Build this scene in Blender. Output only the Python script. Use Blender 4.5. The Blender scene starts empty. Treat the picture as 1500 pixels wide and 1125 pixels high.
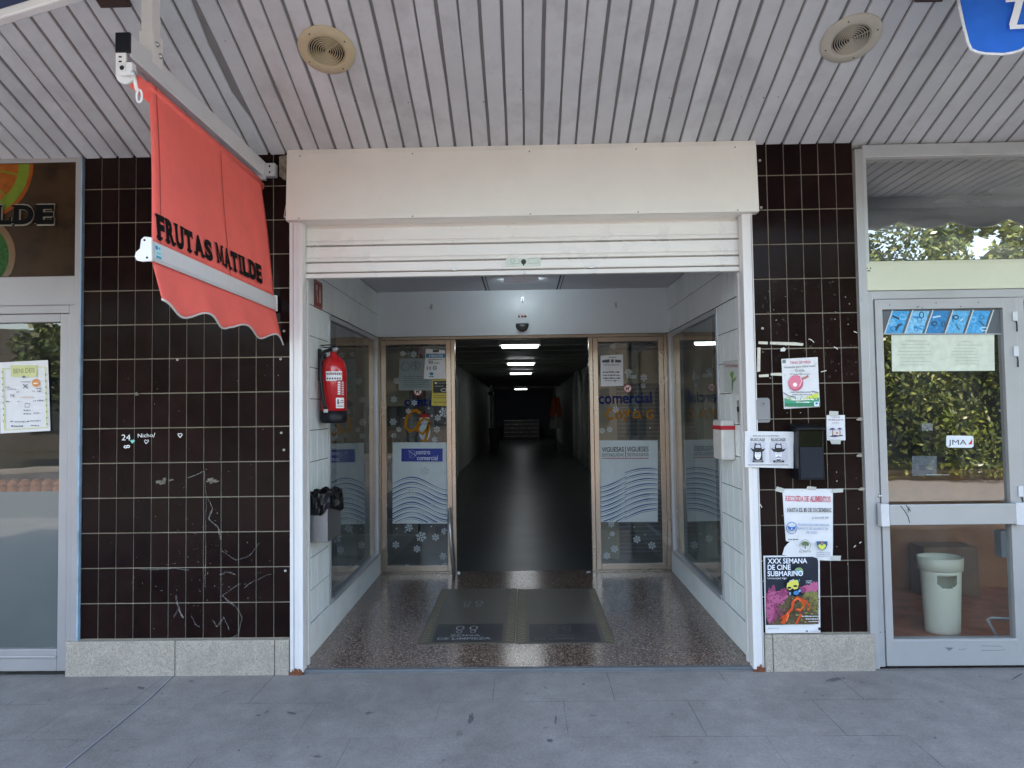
import bpy, math, random
from mathutils import Vector, Matrix
R = random.Random(7)
PI = math.pi
scene = bpy.context.scene
col = scene.collection

# ------------------------------------------------------------------ camera
F = 1000.0
def cam_axes(vx, vy, roll):
    Y = Vector((vx-750, -(vy-562.5), -F)).normalized()
    v = Vector((-roll, 1, 0)); Z = (v - v.dot(Y)*Y).normalized()
    X = Y.cross(Z)
    return Matrix((X, Y, Z))
CM = cam_axes(768, 600, .0145)
CP = Vector((0, -3.9, 1.5))
cd = bpy.data.cameras.new('camera'); cam = bpy.data.objects.new('camera', cd); col.objects.link(cam)
cd.sensor_width = 36; cd.lens = 24; cd.clip_start = .05; cd.clip_end = 2000
cam.matrix_world = Matrix.Translation(CP) @ CM.to_4x4()
scene.camera = cam
def ray(px, py): return CM @ Vector((px-750, -(py-562.5), -F))
def hit(px, py, o, n):
    d = ray(px, py); return CP + d*((o-CP).dot(n)/d.dot(n))
def W(px, py, Y=0.0): return hit(px, py, Vector((0, Y, 0)), Vector((0, 1, 0)))

# ------------------------------------------------------------------ materials
def lin(c): return c/12.92 if c <= .04045 else ((c+.055)/1.055)**2.4
def hexc(h): return tuple(lin(int(h[i:i+2], 16)/255) for i in (0, 2, 4))
MC = {}
def mat(name, rgb, rough=.5, metal=0, var=.12, scale=6, bump=0, bscale=40, island=0, coat=0, dirt=None, dscale=2.0, damt=.5, spec=.5, trans=0):
    if name in MC: return MC[name]
    if isinstance(rgb, str): rgb = hexc(rgb)
    m = bpy.data.materials.new(name); m.use_nodes = True; nt = m.node_tree; N = nt.nodes; L = nt.links
    b = N['Principled BSDF']; b.inputs['Roughness'].default_value = rough; b.inputs['Metallic'].default_value = metal
    b.inputs['Specular IOR Level'].default_value = spec
    if coat: b.inputs['Coat Weight'].default_value = coat; b.inputs['Coat Roughness'].default_value = .08
    tc = N.new('ShaderNodeTexCoord')
    no = N.new('ShaderNodeTexNoise'); no.inputs['Scale'].default_value = scale; no.inputs['Detail'].default_value = 6
    no.inputs['Roughness'].default_value = .62
    L.new(tc.outputs['Object'], no.inputs['Vector'])
    mr = N.new('ShaderNodeMapRange'); mr.inputs['From Min'].default_value = .3; mr.inputs['From Max'].default_value = .7
    mr.inputs['To Min'].default_value = 1-var; mr.inputs['To Max'].default_value = 1+var
    L.new(no.outputs['Fac'], mr.inputs['Value'])
    fac = mr.outputs[0]
    if island:
        g = N.new('ShaderNodeNewGeometry'); m2 = N.new('ShaderNodeMapRange')
        m2.inputs['To Min'].default_value = 1-island; m2.inputs['To Max'].default_value = 1+island
        L.new(g.outputs['Random Per Island'], m2.inputs['Value'])
        mu = N.new('ShaderNodeMath'); mu.operation = 'MULTIPLY'; L.new(fac, mu.inputs[0]); L.new(m2.outputs[0], mu.inputs[1]); fac = mu.outputs[0]
    vm = N.new('ShaderNodeVectorMath'); vm.operation = 'SCALE'; vm.inputs[0].default_value = rgb
    L.new(fac, vm.inputs['Scale']); out = vm.outputs[0]
    if dirt:
        if isinstance(dirt, str): dirt = hexc(dirt)
        n2 = N.new('ShaderNodeTexNoise'); n2.inputs['Scale'].default_value = dscale; n2.inputs['Detail'].default_value = 9; n2.inputs['Roughness'].default_value = .7
        L.new(tc.outputs['Object'], n2.inputs['Vector'])
        r2 = N.new('ShaderNodeMapRange'); r2.inputs['From Min'].default_value = .48; r2.inputs['From Max'].default_value = .78; r2.inputs['To Max'].default_value = damt
        L.new(n2.outputs['Fac'], r2.inputs['Value'])
        mx = N.new('ShaderNodeMix'); mx.data_type = 'RGBA'; L.new(r2.outputs[0], mx.inputs['Factor']); L.new(out, mx.inputs[6]); mx.inputs[7].default_value = (*dirt, 1)
        out = mx.outputs[2]
    L.new(out, b.inputs['Base Color'])
    rr = N.new('ShaderNodeMapRange'); rr.inputs['To Min'].default_value = max(0, rough-.08); rr.inputs['To Max'].default_value = min(1, rough+.1)
    L.new(no.outputs['Fac'], rr.inputs['Value']); L.new(rr.outputs[0], b.inputs['Roughness'])
    if bump:
        nb = N.new('ShaderNodeTexNoise'); nb.inputs['Scale'].default_value = bscale; nb.inputs['Detail'].default_value = 4
        L.new(tc.outputs['Object'], nb.inputs['Vector'])
        bp = N.new('ShaderNodeBump'); bp.inputs['Strength'].default_value = bump; bp.inputs['Distance'].default_value = .01
        L.new(nb.outputs['Fac'], bp.inputs['Height']); L.new(bp.outputs[0], b.inputs['Normal'])
    MC[name] = m; return m
def ink(h, rough=.6):
    return mat('print_'+h, h, rough=rough, var=.05, scale=30)
def film(h, alpha):      # semi transparent print on glass
    k = 'film_'+h+str(alpha)
    if k in MC: return MC[k]
    m = bpy.data.materials.new(k); m.use_nodes = True; N = m.node_tree.nodes; L = m.node_tree.links
    N.clear(); o = N.new('ShaderNodeOutputMaterial'); mx = N.new('ShaderNodeMixShader'); t = N.new('ShaderNodeBsdfTransparent')
    d = N.new('ShaderNodeBsdfDiffuse'); tl = N.new('ShaderNodeBsdfTranslucent'); m2 = N.new('ShaderNodeMixShader'); m2.inputs[0].default_value = .3
    no = N.new('ShaderNodeTexNoise'); no.inputs['Scale'].default_value = 12
    mr = N.new('ShaderNodeMapRange'); mr.inputs['To Min'].default_value = alpha-.08; mr.inputs['To Max'].default_value = min(1, alpha+.08)
    L.new(no.outputs['Fac'], mr.inputs['Value']); L.new(mr.outputs[0], mx.inputs[0])
    d.inputs['Color'].default_value = (*hexc(h), 1); tl.inputs['Color'].default_value = (*hexc(h), 1)
    L.new(d.outputs[0], m2.inputs[1]); L.new(tl.outputs[0], m2.inputs[2])
    L.new(t.outputs[0], mx.inputs[1]); L.new(m2.outputs[0], mx.inputs[2]); L.new(mx.outputs[0], o.inputs['Surface'])
    MC[k] = m; return m
def glassmat(name, tint=(.8, .86, .84), base=.09, power=4.0, rough=0.0, wob=.0, dust_haze=.03):
    if name in MC: return MC[name]
    m = bpy.data.materials.new(name); m.use_nodes = True; N = m.node_tree.nodes; L = m.node_tree.links
    N.clear(); o = N.new('ShaderNodeOutputMaterial'); mx = N.new('ShaderNodeMixShader'); t = N.new('ShaderNodeBsdfTransparent')
    g = N.new('ShaderNodeBsdfGlossy'); g.inputs['Roughness'].default_value = rough; t.inputs['Color'].default_value = (*tint, 1)
    lw = N.new('ShaderNodeLayerWeight'); lw.inputs['Blend'].default_value = .5
    pw = N.new('ShaderNodeMath'); pw.operation = 'POWER'; pw.inputs[1].default_value = power
    mr = N.new('ShaderNodeMapRange'); mr.inputs['To Min'].default_value = base; mr.inputs['To Max'].default_value = 1
    L.new(lw.outputs['Facing'], pw.inputs[0]); L.new(pw.outputs[0], mr.inputs['Value']); L.new(mr.outputs[0], mx.inputs[0])
    L.new(t.outputs[0], mx.inputs[1]); L.new(g.outputs[0], mx.inputs[2])
    if wob:
        tc = N.new('ShaderNodeTexCoord'); nb = N.new('ShaderNodeTexNoise'); nb.inputs['Scale'].default_value = 3.0; nb.inputs['Detail'].default_value = 1
        L.new(tc.outputs['Object'], nb.inputs['Vector'])
        bp = N.new('ShaderNodeBump'); bp.inputs['Strength'].default_value = wob; bp.inputs['Distance'].default_value = .02
        L.new(nb.outputs['Fac'], bp.inputs['Height']); L.new(bp.outputs[0], g.inputs['Normal'])
    d = N.new('ShaderNodeBsdfDiffuse'); d.inputs['Color'].default_value = (.6, .62, .6, 1)
    m3 = N.new('ShaderNodeMixShader'); n2 = N.new('ShaderNodeTexNoise'); n2.inputs['Scale'].default_value = 5; n2.inputs['Detail'].default_value = 8
    r2 = N.new('ShaderNodeMapRange'); r2.inputs['From Min'].default_value = .3; r2.inputs['From Max'].default_value = .8; r2.inputs['To Max'].default_value = dust_haze*2
    L.new(n2.outputs['Fac'], r2.inputs['Value']); L.new(r2.outputs[0], m3.inputs[0])
    L.new(mx.outputs[0], m3.inputs[1]); L.new(d.outputs[0], m3.inputs[2]); L.new(m3.outputs[0], o.inputs['Surface'])
    MC[name] = m; return m
def emit(name, rgb, s):
    m = bpy.data.materials.new(name); m.use_nodes = True; b = m.node_tree.nodes['Principled BSDF']
    b.inputs['Base Color'].default_value = (.8, .8, .8, 1); b.inputs['Emission Color'].default_value = (*rgb, 1); b.inputs['Emission Strength'].default_value = s
    return m

white_metal = mat('white_lacquer', (.79, .77, .71), .13, var=.03, scale=3, dirt=(.4, .36, .33), dscale=1.2, damt=.12, bump=.02, bscale=1.5)
shutter_white = mat('shutter_white', (.76, .73, .68), .28, var=.03, scale=4, dirt=(.45, .4, .36), dscale=2, damt=.12)
rail_white = mat('rail_white', (.72, .70, .685), .35, var=.04, dirt=(.45, .4, .35), dscale=3, damt=.15)
alu = mat('aluminium', (.50, .51, .53), .35, .55, var=.06, scale=5, dirt=(.3, .3, .3), dscale=8, damt=.25)
alu_light = mat('light_aluminium', (.62, .63, .66), .35, .25, var=.05, scale=4, dirt=(.3, .29, .27), dscale=7, damt=.3)
bronze = mat('satin_steel', (.36, .295, .235), .25, .85, var=.08, scale=1.5, dirt=(.25, .2, .15), dscale=3, damt=.15)
tilemat = mat('brown_glazed_tile', (.0125, .0062, .0056), .16, spec=.07, var=.25, scale=9, island=.3, dirt=(.02, .016, .015), dscale=2.2, damt=.2, bump=.03, bscale=7)
grout = mat('grout', (.27, .24, .185), .9, var=.3, scale=3, dirt=(.16, .12, .06), dscale=4, damt=.7, bump=.2)
granite = mat('granite_plinth', (.36, .315, .26), .75, var=.45, scale=160, dirt=(.22, .2, .17), dscale=5, damt=.7, bump=.25, bscale=60)
wtile = mat('white_fluted_tile', (.76, .80, .79), .35, var=.05, scale=4, island=.05, dirt=(.3, .32, .3), dscale=4, damt=.3)
wjoint = mat('dark_joint', (.05, .05, .05), .9)
wpaint = mat('white_paint', (.74, .76, .75), .5, var=.06, scale=3, dirt=(.3, .28, .24), dscale=3, damt=.45)
lintelm = mat('lintel_paint', (.56, .61, .65), .35, var=.04, scale=2)
slatm = mat('soffit_slat', (.53, .545, .56), .42, var=.08, scale=2.5, island=.07, dirt=(.2, .19, .19), dscale=3, damt=.5)
darkvoid = mat('dark_void', (.012, .012, .013), .9)
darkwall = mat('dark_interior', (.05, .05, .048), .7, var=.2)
redfab = mat('red_canvas', (.90, .15, .125), .85, var=.1, scale=2.5, bump=.35, bscale=500, dirt=(.5, .09, .06), dscale=1.5, damt=.4)
paper = mat('paper', (.70, .69, .69), .7, var=.05, scale=9, bump=.25, bscale=14)
tape = mat('masking_tape', (.62, .59, .48), .6, var=.1, scale=40)
black_plastic = mat('black_plastic', (.009, .009, .011), .4, spec=.3, var=.1)
blackbag = mat('black_bag', (.005, .005, .006), .34, spec=.3, var=.1)
steel = mat('steel', (.45, .45, .46), .3, .8, var=.08)
redpaint = mat('red_paint', (.50, .012, .015), .2, var=.04, coat=.5)
cream = mat('cream_plastic', (.80, .76, .58), .45, var=.04, dirt=(.4, .36, .26), dscale=6, damt=.3)
G_side = glassmat('side_glass', (.55, .6, .58), .12, 3.2, 0, .02, .02)
G_door = glassmat('door_glass', (.78, .82, .8), .08, 4, 0, .0, .03)
G_shop = glassmat('shop_glass', (.72, .76, .74), .08, 4, 0, .06, .02)
G_trans = glassmat('transom_glass', (.25, .27, .26), .34, 2.5, .0, .03, .16)  # haze set high here: milky grey stands in for brighter reflected slats

# ------------------------------------------------------------------ mesh builder
WO = {}
class MB:
    def __init__(s): s.v = []; s.f = []; s.m = []; s.mats = []; s.sm = []
    def mi(s, m):
        if m not in s.mats: s.mats.append(m)
        return s.mats.index(m)
    def add(s, vs, fs, m, smooth=False):
        k = len(s.v); s.v += [Vector(v) for v in vs]; i = s.mi(m)
        for f in fs: s.f.append([k+a for a in f]); s.m.append(i); s.sm.append(smooth)
        return s
    def box(s, x0, x1, y0, y1, z0, z1, m):
        x0, x1 = sorted((x0, x1)); y0, y1 = sorted((y0, y1)); z0, z1 = sorted((z0, z1))
        v = [(x, y, z) for z in (z0, z1) for y in (y0, y1) for x in (x0, x1)]
        return s.add(v, [(0, 2, 3, 1), (4, 5, 7, 6), (0, 1, 5, 4), (2, 6, 7, 3), (0, 4, 6, 2), (1, 3, 7, 5)], m)
    def obox(s, c, ax, ay, az, m):   # oriented box: centre and half axes
        c, ax, ay, az = map(Vector, (c, ax, ay, az))
        v = [c+ax*i+ay*j+az*k for k in (-1, 1) for j in (-1, 1) for i in (-1, 1)]
        return s.add(v, [(0, 2, 3, 1), (4, 5, 7, 6), (0, 1, 5, 4), (2, 6, 7, 3), (0, 4, 6, 2), (1, 3, 7, 5)], m)
    def tube(s, pts, r, m, n=10, closed=False, caps=True):
        pts = [Vector(p) for p in pts]; rs = r if isinstance(r, (list, tuple)) else [r]*len(pts)
        rings = []; k0 = len(pts)
        prev = None
        for i, p in enumerate(pts):
            a = pts[(i-1) % k0] if (i > 0 or closed) else p; b = pts[(i+1) % k0] if (i < k0-1 or closed) else p
            t = (b-a).normalized()
            if prev is None:
                u = t.cross(Vector((0, 0, 1)) if abs(t.z) < .9 else Vector((1, 0, 0))).normalized()
            else: u = (prev - prev.dot(t)*t).normalized()
            prev = u; w = t.cross(u)
            rings.append([p+(u*math.cos(2*PI*j/n)+w*math.sin(2*PI*j/n))*rs[i] for j in range(n)])
        vs = [v for rg in rings for v in rg]; fs = []
        K = k0 if closed else k0-1
        for i in range(K):
            for j in range(n):
                a = i*n+j; b = i*n+(j+1) % n; c = ((i+1) % k0)*n+(j+1) % n; d = ((i+1) % k0)*n+j
                fs.append((a, b, c, d))
        if not closed and caps: fs += [tuple(range(n))[::-1], tuple((k0-1)*n+j for j in range(n))]
        return s.add(vs, fs, m, True)
    def lathe(s, prof, c, m, n=32, axis=None, sx=1, sy=1):   # prof [(r,h)]
        c = Vector(c); a = Vector(axis or (0, 0, 1)).normalized()
        u = a.cross(Vector((0, 1, 0)) if abs(a.y) < .9 else Vector((1, 0, 0))).normalized(); w = a.cross(u)
        vs = [c+a*h+(u*math.cos(2*PI*j/n)*sx+w*math.sin(2*PI*j/n)*sy)*r for r, h in prof for j in range(n)]
        fs = [(i*n+j, i*n+(j+1) % n, (i+1)*n+(j+1) % n, (i+1)*n+j) for i in range(len(prof)-1) for j in range(n)]
        return s.add(vs, fs, m, True)
    def prism(s, pts, d, m):      # polygon pts (3d, planar) extruded by vector d
        pts = [Vector(p) for p in pts]; d = Vector(d); n = len(pts)
        return s.add(pts+[p+d for p in pts], [tuple(range(n)), tuple(range(2*n-1, n-1, -1))]+[(i, n+i, n+(i+1) % n, (i+1) % n) for i in range(n)], m)
    def build(s, name, parent=None, bevel=0, label=None, cat=None, group=None, kind=None, seg=2, origin=None, weld=False):
        me = bpy.data.meshes.new(name)
        if origin is not None: o0 = Vector(origin)
        elif parent is not None: o0 = WO[parent]
        else:
            xs = [v.x for v in s.v]; ys = [v.y for v in s.v]; zs = [v.z for v in s.v]
            o0 = Vector(((min(xs)+max(xs))/2, (min(ys)+max(ys))/2, min(zs)))
        me.from_pydata([v-o0 for v in s.v], [], s.f)
        for m in s.mats: me.materials.append(m)
        me.polygons.foreach_set('material_index', s.m); me.polygons.foreach_set('use_smooth', s.sm); me.update()
        o = bpy.data.objects.new(name, me); col.objects.link(o); WO[o] = o0.copy()
        if parent is not None: o.parent = parent; o.location = o0-WO[parent]
        else: o.location = o0
        if bevel:
            b = o.modifiers.new('bevel', 'BEVEL'); b.width = bevel; b.segments = seg; b.limit_method = 'ANGLE'; b.angle_limit = math.radians(40)
            b.harden_normals = False
        tag(o, label, cat, group, kind); return o
def tag(o, label=None, cat=None, group=None, kind=None):
    if label: o['label'] = label
    if cat: o['category'] = cat
    if group: o['group'] = group
    if kind: o['kind'] = kind
    return o
def thing(name, label, cat, loc, group=None):
    o = bpy.data.objects.new(name, None); col.objects.link(o); o.empty_display_size = .1
    o.location = loc; WO[o] = Vector(loc); return tag(o, label, cat, group)
def pbox(mb, x0, y0, x1, y1, Yf, dep, m):     # box whose front face shows at a pixel rectangle on plane Y=Yf
    xm, ym = (x0+x1)/2, (y0+y1)/2
    mb.box(W(x0, ym, Yf).x, W(x1, ym, Yf).x, Yf, Yf+dep, W(xm, y0, Yf).z, W(xm, y1, Yf).z, m); return mb

# ------------------------------------------------------------------ flat printing on planes
def glyph_mesh(t, off=0, shear=0):
    c = bpy.data.curves.new('t', 'FONT'); c.body = t; c.offset = off; c.shear = shear; c.resolution_u = 4; c.fill_mode = 'FRONT'
    o = bpy.data.objects.new('t', c); col.objects.link(o)
    bpy.context.view_layer.update()
    me = bpy.data.meshes.new_from_object(o.evaluated_get(bpy.context.evaluated_depsgraph_get()))
    v = [(a.co.x, a.co.y) for a in me.vertices]; f = [tuple(p.vertices) for p in me.polygons]
    bpy.data.objects.remove(o); bpy.data.curves.remove(c); bpy.data.meshes.remove(me)
    return v, f
GC = {}
SER = {'F': [(-.12, .62, 0, .11), (-.12, .1, .89, 1), (.88, 1, .68, 1)], 'R': [(-.12, .42, 0, .11), (-.12, .1, .89, 1), (.72, 1.12, 0, .11)],
 'U': [(-.14, .36, .9, 1), (.64, 1.14, .9, 1)], 'T': [(.2, .8, 0, .1), (0, .12, .68, 1), (.88, 1, .68, 1)],
 'A': [(-.1, .3, 0, .11), (.68, 1.1, 0, .11)], 'S': [(.84, .96, .64, .95), (.04, .16, .05, .36)], 'M': [(-.12, .3, 0, .11), (.7, 1.12, 0, .11), (-.1, .1, .9, 1), (.9, 1.1, .9, 1)],
 'I': [(-.7, 1.7, 0, .11), (-.7, 1.7, .89, 1)], 'L': [(-.12, .1, 0, .11), (-.12, .46, .89, 1), (.88, 1, 0, .34)], 'D': [(-.12, .1, 0, .11), (-.12, .1, .89, 1)],
 'E': [(-.12, .1, 0, .11), (-.12, .1, .89, 1), (.88, 1, .7, 1), (.88, 1.02, 0, .32)], 'N': [(-.12, .3, 0, .11), (.7, 1.12, .89, 1), (-.12, .1, .89, 1)],
 'H': [(-.12, .3, 0, .11), (.7, 1.12, 0, .11), (-.12, .3, .89, 1), (.7, 1.12, .89, 1)], 'B': [(-.12, .1, 0, .11), (-.12, .1, .89, 1)], 'O': [], 'C': [(.86, .98, .64, .95)], 'G': [(.86, .98, .64, .95)]}
class D:
    def __init__(s, o, u, v, step=.00012):
        s.o = Vector(o); s.u = Vector(u).normalized(); s.vv = Vector(v).normalized(); s.n = s.u.cross(s.vv).normalized(); s.k = 0; s.step = step; s.b = MB()
    def p(s, px, py):
        w = hit(px, py, s.o, s.n)-s.o; return (w.dot(s.u), w.dot(s.vv))
    def put(s, uv, fs, m):
        s.k += 1; off = s.n*(s.k*s.step+.0004)
        s.b.add([s.o+s.u*a+s.vv*b+off for a, b in uv], fs, m)
    def poly(s, pts, m, px=True):
        q = [s.p(*a) for a in pts] if px else pts
        s.put(q, [tuple(range(len(q)))], m)
    def rect(s, x0, y0, x1, y1, m): s.poly([(x0, y1), (x1, y1), (x1, y0), (x0, y0)], m)
    def ell(s, cx, cy, rx, ry, m, n=28, a0=0, a1=2*PI, rot=0):
        pts = []
        for i in range(n):
            a = a0+(a1-a0)*i/(n if a1-a0 > 6.2 else n-1); x = rx*math.cos(a); y = ry*math.sin(a)
            pts.append((cx+x*math.cos(rot)-y*math.sin(rot), cy-(x*math.sin(rot)+y*math.cos(rot))))
        s.poly(pts, m)
    def line(s, pts, w, m, closed=False):   # pixel polyline, w: pixel width or list
        q = [Vector(a) for a in pts]; n = len(q); L = []; Rr = []
        for i in range(n):
            a = q[i-1] if (i or closed) else q[i]; b = q[(i+1) % n] if (i < n-1 or closed) else q[i]
            t = (b-a); t = t.normalized() if t.length else Vector((1, 0)); nn = Vector((-t.y, t.x))*((w[i] if isinstance(w, list) else w)/2)
            L.append(s.p(*(q[i]+nn))); Rr.append(s.p(*(q[i]-nn)))
        k = n; fs = [(i, k+i, k+(i+1) % k, (i+1) % k) for i in range(n if closed else n-1)]
        s.put(L+Rr, fs, m)
    def ring(s, cx, cy, rx, ry, w, m, n=28):
        s.line([(cx+rx*math.cos(2*PI*i/n), cy-ry*math.sin(2*PI*i/n)) for i in range(n)], w, m, True)
    def text(s, t, a, b, h, m, off=.0, shear=0, mirror=False):   # baseline pixel a->b, cap height h px at a
        key = (t, off, shear)
        if key not in GC: GC[key] = glyph_mesh(t, off, shear)
        v, f = GC[key]
        if not v: return
        x0 = min(q[0] for q in v); x1 = max(q[0] for q in v); cap = .729 if any(c.isupper() or c.isdigit() for c in t) else .55
        A = Vector(s.p(*a)); B = Vector(s.p(*b)); H = Vector(s.p(a[0], a[1]-h))-A
        if mirror: A, B = B, A
        E = B-A; up = Vector((-E.y, E.x)).normalized()
        if mirror: up = -up
        up = up*H.length
        s.put([tuple(A+E*((q[0]-x0)/(x1-x0))+up*(q[1]/cap)) for q in v], f, m)
    def serif(s, t, a, b, h, m, off=.05, h2=None):
        adv = {'I': .42, 'M': 1.1, ' ': .35, '1': .5, '5': .6, 'E': .78, 'L': .74, 'F': .74, 'S': .72}
        tot = sum(adv.get(c, .86) for c in t); x = 0; h2 = h2 or h
        A = Vector(a); B = Vector(b)
        for c in t:
            w = adv.get(c, .86)
            if c == 'M':
                A2 = Vector(s.p(*(A+(B-A)*((x+.1*w)/tot)))); B2 = Vector(s.p(*(A+(B-A)*((x+.9*w)/tot)))); pb_ = A+(B-A)*((x+.1*w)/tot); H = Vector(s.p(pb_[0], pb_[1]-(h+(h2-h)*x/tot)))-A2; E = B2-A2; up = Vector((-E.y, E.x)).normalized()*H.length
                for q4 in (((.02, 0), (.2, 0), (.2, 1), (.02, 1)), ((.8, 0), (1.0, 0), (1.0, 1), (.8, 1)), ((.02, 1), (.42, .12), (.6, .12), (.24, 1)), ((.42, .12), (.6, .12), (1.0, 1), (.78, 1)), ((-.08, 0), (.3, 0), (.3, .1), (-.08, .1)), ((.7, 0), (1.1, 0), (1.1, .1), (.7, .1)), ((-.08, .9), (.2, .9), (.2, 1), (-.08, 1)), ((.8, .9), (1.1, .9), (1.1, 1), (.8, 1))):
                    s.put([tuple(A2+E*i+up*j) for i, j in q4], [(0, 1, 2, 3)], m)
            elif c != ' ':
                f0 = (x+.06*w)/tot; f1 = (x+.94*w)/tot
                if c == 'I': f0 = (x+.3*w)/tot; f1 = (x+.7*w)/tot
                p0 = A+(B-A)*f0; p1 = A+(B-A)*f1; hh = h+(h2-h)*f0
                s.text(c, p0, p1, hh, m, off*(.45 if c == 'M' else 1))
                A2 = Vector(s.p(*p0)); B2 = Vector(s.p(*p1)); H = Vector(s.p(p0[0], p0[1]-hh))-A2; E = B2-A2; up = Vector((-E.y, E.x)).normalized()*H.length
                for (q0, q1, r0, r1) in SER.get(c, []):
                    s.put([tuple(A2+E*i+up*j) for i, j in ((q0, r0), (q1, r0), (q1, r1), (q0, r1))], [(0, 1, 2, 3)], m)
            x += w
    def words(s, x0, y, x1, h, m, seed=1, fill=.85):    # a line of print too small to read
        r = random.Random(seed); x = x0; fs = []; q = []
        while x < x1:
            w = r.uniform(1.2, 4.5)*h/2; w = min(w, x1-x)
            k = len(q); q += [s.p(x, y), s.p(x+w, y), s.p(x+w, y-h*r.uniform(.6, 1)), s.p(x, y-h*r.uniform(.6, 1))]; fs.append((k, k+1, k+2, k+3))
            x += w+h*.45
        s.put(q, fs, m)
    def flake(s, cx, cy, r, m):
        q = []; fs = []
        def ln(a, b, w):
            a = Vector(a); b = Vector(b); t = (b-a).normalized(); n = Vector((-t.y, t.x))*w/2; k = len(q)
            q.extend([s.p(*(a+n)), s.p(*(a-n)), s.p(*(b-n)), s.p(*(b+n))]); fs.append((k, k+1, k+2, k+3))
        a0 = R.random()
        for i in range(6):
            a = a0+i*PI/3; d = Vector((math.cos(a), math.sin(a))); c = Vector((cx, cy))
            ln(c+d*r*.15, c+d*r, r*.22)
            for sg in (-1, 1):
                e = Vector((math.cos(a+sg*.8), math.sin(a+sg*.8))); ln(c+d*r*.5, c+d*r*.5+e*r*.4, r*.18)
        s.put(q, fs, m)
    def build(s, name, parent, **k):
        if s.b.v: return s.b.build(name, parent, **k)
def wallD(Y=0.0): return D((0, Y, 0), (1, 0, 0), (0, 0, 1))
def sheet(d, corners, m, name, label, cat, group=None, curl=.0065, nu=10, nv=12):
    """a thin sheet of paper from four pixel corners tl,tr,br,bl, slightly curled"""
    tl, tr, br, bl = [Vector(d.p(*c)) for c in corners]; b = MB(); vs = []; r = random.Random(label)
    ph = r.random()*6
    for j in range(nv+1):
        for i in range(nu+1):
            a, c = i/nu, j/nv; q = (tl*(1-a)+tr*a)*(1-c)+(bl*(1-a)+br*a)*c
            h = curl*(.5+.5*math.sin(a*5+ph+c*3))*(.3+abs(a-.5)*1.4)*(.3+abs(c-.5))+.0012
            vs.append(d.o+d.u*q.x+d.vv*q.y+d.n*h)
    fs = [(j*(nu+1)+i, (j+1)*(nu+1)+i, (j+1)*(nu+1)+i+1, j*(nu+1)+i+1) for j in range(nv) for i in range(nu)]
    b.add(vs, fs, m, True)
    return b.build(name, None, label=label, cat=cat, group=group)

# ================================================================== SETTING
GZ = .03
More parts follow.
